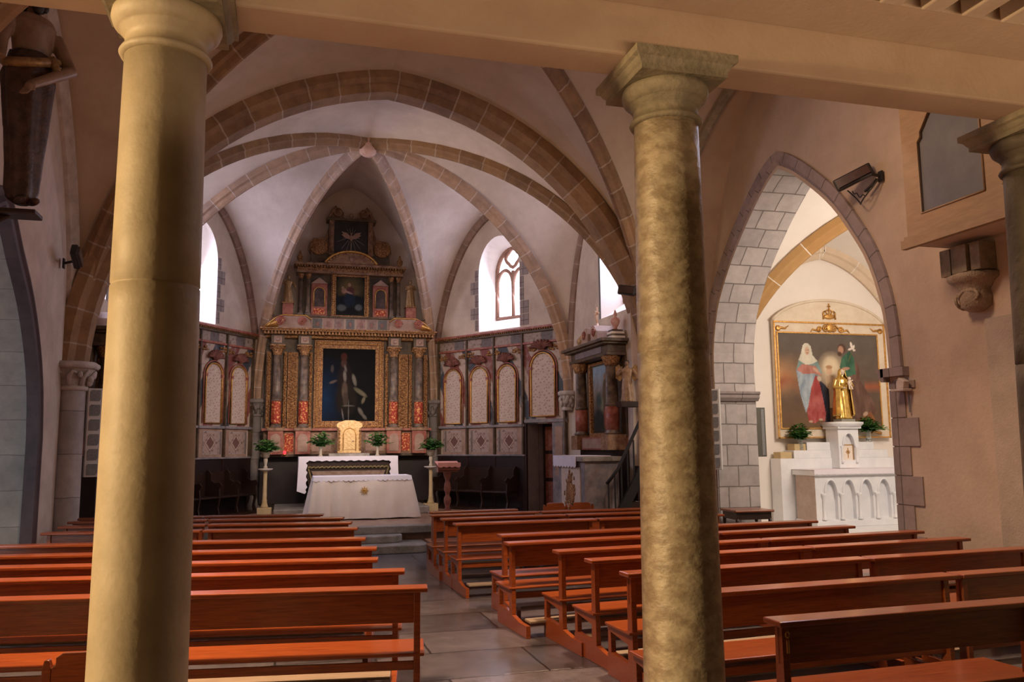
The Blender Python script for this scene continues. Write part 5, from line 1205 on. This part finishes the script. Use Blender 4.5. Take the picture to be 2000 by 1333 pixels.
# ================= SIDE CHAPEL FURNITURE =================
AX, AY, AZ = 11.05, 13.95, .25
t = empty('marble_altar', (AX, AY, AZ), 0, 'white marble altar with pointed arcades in the side chapel', 'altar')
hw = 1.16
arcs = [(-.96+.385*k, -.68+.385*k) for k in range(6)]; arcs = [(-1.0+.405*k+.04, -1.0+.405*k+.33) for k in range(5)]
holes = [[(a, .14), (b_, .14)]+ogive(a, b_, .60, .90, 6)[::-1] for a, b_ in arcs]
m = MB(); m.holed([(-hw, 0), (hw, 0), (hw, .98), (-hw, .98)], holes, lambda x, z: (x, 0, z)); m.holed([(-hw, 0), (hw, 0), (hw, .98), (-hw, .98)], [], lambda x, z: (x, .09, z))
for P_ in holes:
    n = len(P_)
    m.strip([Vector((P_[k % n][0], 0, P_[k % n][1])) for k in range(n+1)], [Vector((P_[k % n][0], .09, P_[k % n][1])) for k in range(n+1)], False)
m.box(-hw, -hw+.001, 0, .62, 0, .98); m.box(hw-.001, hw, 0, .62, 0, .98); m.box(-hw, hw, .6, .62, 0, .98)
m.build('arcaded_front', wmarble, t, fix=False)
m = MB()
for P_ in holes: m.tube([(a, -.008, b_) for a, b_ in P_[2:]], .018, 6)
m.build('arch_moulding', wmarble, t)
MB().box(-hw-.006, -hw, .0, .62, .12, .98).build('side_drape', mat('pinkish_drape', (.50, .38, .32), (.60, .48, .41), 9, .9), t)
for k in range(6):
    x = -1.0+.405*k-.018+.02; MB().lathe([(.045, .13), (.045, .16), (.028, .19), (.026, .56), (.045, .60), (.05, .64)], c=(x, -.02, 0), seg=14).build('colonnette', wmarble, t)
MB().box(-hw-.03, hw+.03, -.05, .64, 0, .12).build('plinth', wmarble, t, bevel=.01); MB().box(-hw-.05, hw+.05, -.07, .66, .98, 1.08).build('altar_slab', wmarble, t, bevel=.01)
m = MB(); P_ = [(-hw-.06+(2*hw+.12)*k/60, 1.092) for k in range(61)]; Q_ = [(x, 1.0+.008*sin(k*2)) for k, (x, z) in enumerate(P_)]; m.prism(P_+Q_[::-1], -.082, -.072); m.box(-hw-.06, hw+.06, -.08, .66, 1.082, 1.092)
c = m.build('chapel_altar_cloth', lilac); c.location = (AX, AY, AZ); tag(c, 'narrow white cloth on the marble altar in the side chapel', 'altar cloth')
t = empty('marble_gradine', (AX, 14.62, AZ), 0, 'stepped white marble shelf behind the chapel altar', 'altar shelf')
MB().box(-1.45, 1.45, .0, .36, 0, 1.30).build('lower_step', wmarble, t, bevel=.008)
MB().box(-1.12, 1.12, .02, .36, 1.30, 1.46).build('middle_step', wmarble, t, bevel=.008)
MB().box(-.80, .80, .04, .36, 1.46, 1.62).build('upper_step', wmarble, t, bevel=.008)
for s_ in (-1, 1):
    MB().box(min(s_*1.02, s_*1.28), max(s_*1.02, s_*1.28), .05, .3, 1.30 if 0 else 1.46 if abs(s_) < 1 else 1.30, 1.46).build('ochre_block', ochrest, t, bevel=.004) if 0 else None
for (x, z) in ((-1.28, 1.30), (-.95, 1.46)): b = MB().box(x-.13, x+.13, .05, .3, z, z+.13).build('ochre_block', ochrest, t, bevel=.004)
# tabernacle turret
t = empty('marble_tabernacle', (AX-.02, 14.52, AZ+1.10), 0, 'white marble tabernacle with a pointed niche on the chapel altar', 'tabernacle')
P_ = [(-.14, .16), (.14, .16)]+ogive(-.14, .14, .42, .70, 6)[::-1]
m = MB(); m.holed([(-.24, 0), (.24, 0), (.24, .80), (-.24, .80)], [P_], lambda x, z: (x, -.14, z)); n = len(P_); m.strip([Vector((P_[k % n][0], -.14, P_[k % n][1])) for k in range(n+1)], [Vector((P_[k % n][0], -.05, P_[k % n][1])) for k in range(n+1)], False); m.holed(P_, [], lambda x, z: (x, -.05, z))
m.box(-.24, -.239, -.14, .25, 0, .8); m.box(.239, .24, -.14, .25, 0, .8); m.box(-.24, .24, .249, .25, 0, .8)
m.build('niche_body', wmarble, t, fix=False)
MB().lathe([(.35, .80), (.36, .83), (.42, .88), (.42, .92), (.34, .93)], c=(0, .05, 0), seg=4, a0=PI/4, a1=2*PI+PI/4).box(-.27, .27, -.2, .3, .79, .83).build('cornice', wmarble, t)
for s_ in (-1, 1): MB().lathe([(.03, .1), (.022, .14), (.022, .40), (.035, .44)], c=(s_*.17, -.15, 0), seg=12).build('colonnette', wmarble, t)
MB().tube([(a, -.15, b_) for a, b_ in P_[2:]], .016, 6).build('arch_moulding', wmarble, t)
d = MB().box(-.115, .115, -.10, -.07, .14, .46).build('door', linen, t); m = MB(); m.box(-.125, .125, -.105, -.10, .13, .15).box(-.125, .125, -.105, -.1, .45, .47).box(-.125, -.11, -.105, -.1, .13, .47).box(.11, .125, -.105, -.1, .13, .47); m.box(-.008, .008, -.108, -.1, .2, .40); m.box(-.05, .05, -.108, -.1, .31, .325)
for a in range(4): m.sphere((.035*cos(a*PI/2+.78), -.105, .318+.035*sin(a*PI/2+.78)), .012, (1, .4, 1), 5)
m.build('gilt_cross', gold, d)
MB().box(-.16, .16, -.13, .13, 0, .05).build('stone_plinth', mat('grey_base', (.25, .24, .20), rough=.6)).location = (AX+.0, 14.50, AZ+2.032)
tag(bpy.data.objects['stone_plinth'], 'thin grey base under the golden chapel statue', 'base')
gstat = mat('bright_gold_statue', (.62, .38, .08), (.85, .60, .20), 12, .27, metal=.85)
figure('madonna_statue', (AX, 14.50, AZ+2.085), rad(-8), 1.02, 'golden statue of a robed woman holding a child on the marble tabernacle', 'statue', gstat, mat('pale_silver_flesh', (.62, .50, .38), (.72, .6, .5), 8, .35), hairm, veil=gstat, w=.155, arms='hold', child=True, seed=3)
# chapel painting in its arched frame
t = empty('chapel_painting', (11.1, 14.97, 0), 0, 'large framed painting of robed figures with an arched top above the chapel altar', 'painting')
z0, z1, hw2 = 1.95, 4.35, 1.36
m = MB(); ar = [(hw2*cos(PI*(.15+.7*k/20))/cos(PI*.15), z1+.05+.46*(sin(PI*(.15+.7*k/20))-sin(PI*.15))/(1-sin(PI*.15))) for k in range(21)]
m.prism([(-hw2, z0), (hw2, z0), (hw2, z1+.04)]+ar[1:-1]+[(-hw2, z1+.04)], -.10, -.02); m.build('cream_frame', creamp, t)
m = MB(); m.tube([(a*1.01, -.10, b_) for a, b_ in ar], .03, 8); m.build('arch_moulding', creamp, t)
m = MB(); ins = .09
for (xa, xb, za, zb) in ((-hw2, hw2, z0, z0+.03), (-hw2, hw2, z1, z1+.035), (-hw2, -hw2+.03, z0, z1), (hw2-.03, hw2, z0, z1)): m.box(xa, xb, -.13, -.10, za, zb)
xi0, xi1, zi0, zi1 = -hw2+.09, hw2-.22, z0+.22, z1-.22
for (xa, xb, za, zb) in ((xi0-.03, xi1+.03, zi0-.03, zi0), (xi0-.03, xi1+.03, zi1, zi1+.03), (xi0-.03, xi0, zi0, zi1), (xi1, xi1+.03, zi0, zi1)): m.box(xa, xb, -.13, -.10, za, zb)
m.build('gold_fillet', gold, t, bevel=.004)
for s_ in (-1, 1):
    m = MB()
    m.tube([(s_*(hw2-.1), -.12, z1-.10), (s_*(hw2-.28), -.12, z1-.12), (s_*(hw2-.36), -.12, z1-.06)], [.03, .02, .006], 6); m.sphere((s_*(hw2-.11), -.12, z1-.12), .06, (1, .4, 1), 6); m.build('corner_ornament', gold, t)
    MB().tube([(s_*(hw2-.25), -.12, z0+.10), (s_*(hw2-.45), -.12, z0+.14), (s_*(hw2-.5), -.12, z0+.08)], [.03, .02, .006], 6).build('corner_ornament', gold, t)
m = MB(); m.sphere((0, -.12, z1-.08), .09, (1, .4, 1.1), 8)
for s_ in (-1, 1):
    for (cx, cz, r0) in ((.10, z1-.10, .09), (.26, z1-.12, .06)): m.tube([(s_*cx+r0*(1-k/24)*cos(k*.5), -.12, cz+r0*(1-k/24)*sin(k*.5)) for k in range(22)], .018, 6)
    m.tube([(s_*.26, -.12, z1-.16), (s_*.42, -.12, z1-.12), (s_*.48, -.12, z1-.18)], [.02, .02, .006], 6)
m.build('scroll_cartouche', gold, t)
m = MB(); m.sphere((0, -.12, z1+.16), .06, (2.2, .4, 1), 6); m.box(-.012, .012, -.13, -.11, z1+.18, z1+.44); m.box(-.04, .04, -.13, -.11, z1+.37, z1+.39)
for s_ in (-1, 1): m.tube([(s_*.10+.05*cos(a), -.12, z1+.20+.07*sin(a)) for a in [k*.6 for k in range(9)]], .016, 6); m.tube([(s_*.15, -.12, z1+.10), (s_*.13, -.12, z1+.26), (0, -.12, z1+.31)], .016, 6)
m.build('crown', gold, t)
def bgc(u, v):
    c = mixc((.14, .085, .055), (.13, .11, .095), v); 
    c = mixc(c, (.50, .27, .13), max(0, 1-abs(v-.55)*4)*max(0, 1-u*3.2)); c = mixc(c, (.32, .11, .06), max(0, 1-abs(v-.46-.05*sin(u*20))*9)*max(0, 1-u*4)+max(0, 1-abs(v-.44)*14)*(u > .85))
    return mixc(c, (.22, .14, .07), max(0, .3-v)*1.5*max(0, 1-abs(u-.2)*2))
def G(*L): return [((L[i]-712)/523, 1-(L[i+1]-520)/520) for i in range(0, len(L), 2)]
bl = [(.52, .60, .12, .17, 0, (.50, .40, .28), .8), (.515, .66, .07, .09, 0, (.68, .57, .40), .7),
      ('p', G(1100, 640, 1132, 700, 1135, 780, 1190, 880, 1222, 960, 1150, 985, 1060, 1000, 1075, 820, 1060, 770), (.12, .065, .05), (.19, .11, .085)),
      ('p', G(1090, 1012, 1180, 950, 1205, 1000, 1150, 1030), (.30, .12, .05), (.2, .08, .04)),
      ('p', G(1042, 650, 1060, 632, 1085, 612, 1108, 650, 1112, 740, 1060, 760, 1028, 705), (.04, .10, .065), (.07, .16, .10)),
      (.635, .85, .042, .052, 0, (.10, .055, .04), .3), (.625, .835, .028, .042, 0, (.42, .24, .17), .3), (.61, .79, .022, .025, 0, (.09, .05, .035), .5), (.66, .63, .045, .018, 8, (.42, .25, .18), .3), (.61, .60, .03, .012, 0, (.40, .24, .17), .4),
      (.735, .89, .012, .035, 10, (.72, .64, .58), .3), (.755, .865, .012, .03, -25, (.72, .64, .58), .3), (.72, .845, .022, .012, 20, (.70, .60, .54), .3), (.76, .835, .016, .012, 0, (.70, .60, .54), .3), (.72, .77, .006, .08, -25, (.10, .12, .06), .3),
      (.84, .145, .028, .022, 35, (.45, .30, .22), .3),
      ('p', G(950, 760, 975, 745, 1005, 760, 1010, 850, 1000, 930, 955, 930, 948, 840), (.46, .33, .22), (.58, .45, .32)), (.495, .605, .030, .045, 0, (.55, .37, .25), .35), (.495, .645, .034, .02, 0, (.40, .24, .12), .4),
      ('p', G(910, 770, 940, 800, 965, 830, 962, 1035, 935, 1022, 935, 940, 920, 840), (.02, .02, .035), (.05, .05, .07)),
      ('p', G(880, 748, 912, 760, 926, 850, 942, 960, 936, 1002, 905, 1000, 882, 1016, 850, 1010, 843, 950, 868, 850), (.33, .06, .06), (.48, .14, .13)),
      ('p', G(815, 666, 850, 652, 912, 672, 934, 740, 905, 756, 840, 722, 799, 722), (.16, .25, .24), (.24, .33, .32)),
      ('p', G(805, 716, 830, 690, 900, 700, 930, 750, 880, 748, 830, 762, 800, 746), (.38, .15, .12), (.50, .24, .20)),
      ('p', G(798, 722, 835, 745, 900, 742, 872, 820, 852, 920, 838, 962, 814, 860), (.24, .30, .36), (.40, .46, .50)),
      ('p', G(838, 588, 850, 572, 866, 572, 880, 588, 888, 640, 912, 672, 880, 690, 850, 694, 813, 668, 828, 630), (.55, .52, .42), (.66, .62, .52)),
      (.283, .815, .024, .044, 0, (.56, .38, .28), .25), (.285, .792, .010, .004, 0, (.35, .12, .10), .4), (.274, .822, .005, .003, 0, (.1, .06, .05), .4), (.292, .822, .005, .003, 0, (.1, .06, .05), .4),
      (.36, .61, .035, .015, -40, (.52, .34, .26), .3), (.39, .52, .02, .03, 20, (.50, .42, .34), .4), (.285, .065, .02, .012, 0, (.50, .34, .25), .3), (.385, .085, .02, .012, 0, (.50, .34, .25), .3)]
canvas('painted_scene', xi1-xi0, zi1-zi0, 190, 170, paint(bgc, bl, 1.15, .12), canvas_m, t, y=-.115, x0=xi0, z0=zi0)
fern('potted_fern', (AX-.92, 14.70, AZ+1.462), 'green leafy bunch in a clear glass vase left of the marble tabernacle', pot='glass', h=.34, n=80, r=.27, seed=21)
fern('potted_fern', (AX+.72, 14.70, AZ+1.622), 'green leafy bunch in a small patterned vase right of the marble tabernacle', pot='glass', h=.32, n=100, r=.36, seed=22)
# small table in the arch
P0 = on(1, 12.9, 1455, 990)
t = empty('small_table', (P0.x, 12.85, 0), rad(-4), 'small red-brown wooden table with turned legs under the chapel arch', 'table')
m = MB(); m.box(-.36, .36, -.30, .30, .70, .74); m.build('table_top', wood, t, bevel=.015)
MB().box(-.32, .32, -.26, .26, .58, .70).build('apron', woodd, t)
for x in (-.3, .3):
    for y in (-.24, .24): MB().lathe([(.02, 0), (.035, .05), (.02, .1), (.03, .2), (.018, .3), (.032, .4), (.02, .48), (.03, .52), (.03, .6)], c=(x, y, 0), seg=12).build('leg', woodd, t)
# ================= LIGHT, WORLD, CAMERA =================
def area(name, loc, to, sx, sy, e, col, spread=None):
    l = bpy.data.lights.new(name, 'AREA'); l.shape = 'RECTANGLE'; l.size = sx; l.size_y = sy; l.energy = e; l.color = col
    if spread: l.spread = rad(spread)
    o = bpy.data.objects.new(name, l); C.objects.link(o); o.location = loc
    o.rotation_euler = (Vector(to)-Vector(loc)).to_track_quat('-Z', 'Z').to_euler(); return o
def spot(name, loc, to, e, col, ang, blend=.6, r=.08):
    l = bpy.data.lights.new(name, 'SPOT'); l.energy = e; l.color = col; l.spot_size = rad(ang); l.spot_blend = blend; l.shadow_soft_size = r
    o = bpy.data.objects.new(name, l); C.objects.link(o); o.location = loc
    o.rotation_euler = (Vector(to)-Vector(loc)).to_track_quat('-Z', 'Z').to_euler(); return o
area('passage_lamp', (-9.1, 2.55, 3.1), (0, 4.0, 2.2), .35, .6, 920, (1, .70, .36))
area('beam_fill', (2.3, 2.3, 3.15), (2.3, 3.93, 4.35), 8, .2, 14, (1, .68, .42), 75)  # added warm fill for the beam face, no fixture modelled
spot('warm_flood', (-2.6, 12.9, 4.5), (5.2, 16.8, 6.0), 420, (1, .72, .45), 60)
area('nave_lamp', (1.5, 7.5, 3.4), (1.5, 11.5, 8), 2.5, 2, 26, (1, .66, .38))
area('pew_fill_left', (-1.0, 7.0, 5.7), (-1.0, 7.2, 0), .6, .6, 250, (1, .62, .36), 100)  # added overhead fill for the left pew tops, no lamp built
area('pew_fill_right', (4.0, 7.0, 5.9), (3.9, 7.2, 0), .6, .6, 150, (1, .64, .40), 100)  # added fill above the right pews, likewise without a fixture
area('nave_cool_fill', (6.6, 7.6, 6.0), (-2.5, 11.0, 2.5), 1.0, 1.0, 42, (.80, .78, 1))  # added cool fill for left wall and floor, no window modelled here
area('nave_right_fill', (4.4, 7.6, 6.0), (7.0, 8.6, 1.5), .8, .8, 72, (1, .62, .38))  # added warm fill for the right wall and rows, no lamp body
area('chapel_lamp', (10.2, 9.4, 4.6), (11, 15, 2.6), 1.6, 1.2, 205, (1, .86, .72))
area('left_chapel_daylight', (-3.95, 8.5, 1.6), (-3.8, 11.9, 1.8), .8, 1.6, 22, (.85, .92, 1))
area('apse_fill', (1.5, 14.4, 4.2), (1.5, 20.2, 2.0), 3.0, .6, 46, (1, .80, .66), 75)  # added bodiless light in mid-air to brighten the lower altarpiece
W = bpy.data.worlds.new('World'); bpy.context.scene.world = W; W.use_nodes = True
W.node_tree.nodes['Background'].inputs[0].default_value = (.75, .6, .6, 1); W.node_tree.nodes['Background'].inputs[1].default_value = .12
cam = bpy.data.cameras.new('camera'); co = bpy.data.objects.new('camera', cam); C.objects.link(co)
cam.sensor_width = 36; cam.lens = 36*FPX/2000; cam.clip_start = .05; cam.clip_end = 200
Mx = Matrix((CR, CU, -CF)).transposed().to_4x4(); Mx.translation = CO; co.matrix_world = Mx
sc = bpy.context.scene; sc.camera = co
sc.view_settings.view_transform = 'Standard'; sc.view_settings.look = 'None'; sc.view_settings.exposure = 0; sc.view_settings.gamma = 1
sc.view_settings.use_curve_mapping = False
sc.cycles.use_denoising = True
sc.cycles.max_bounces = 8; sc.cycles.diffuse_bounces = 5; sc.cycles.sample_clamp_indirect = 6
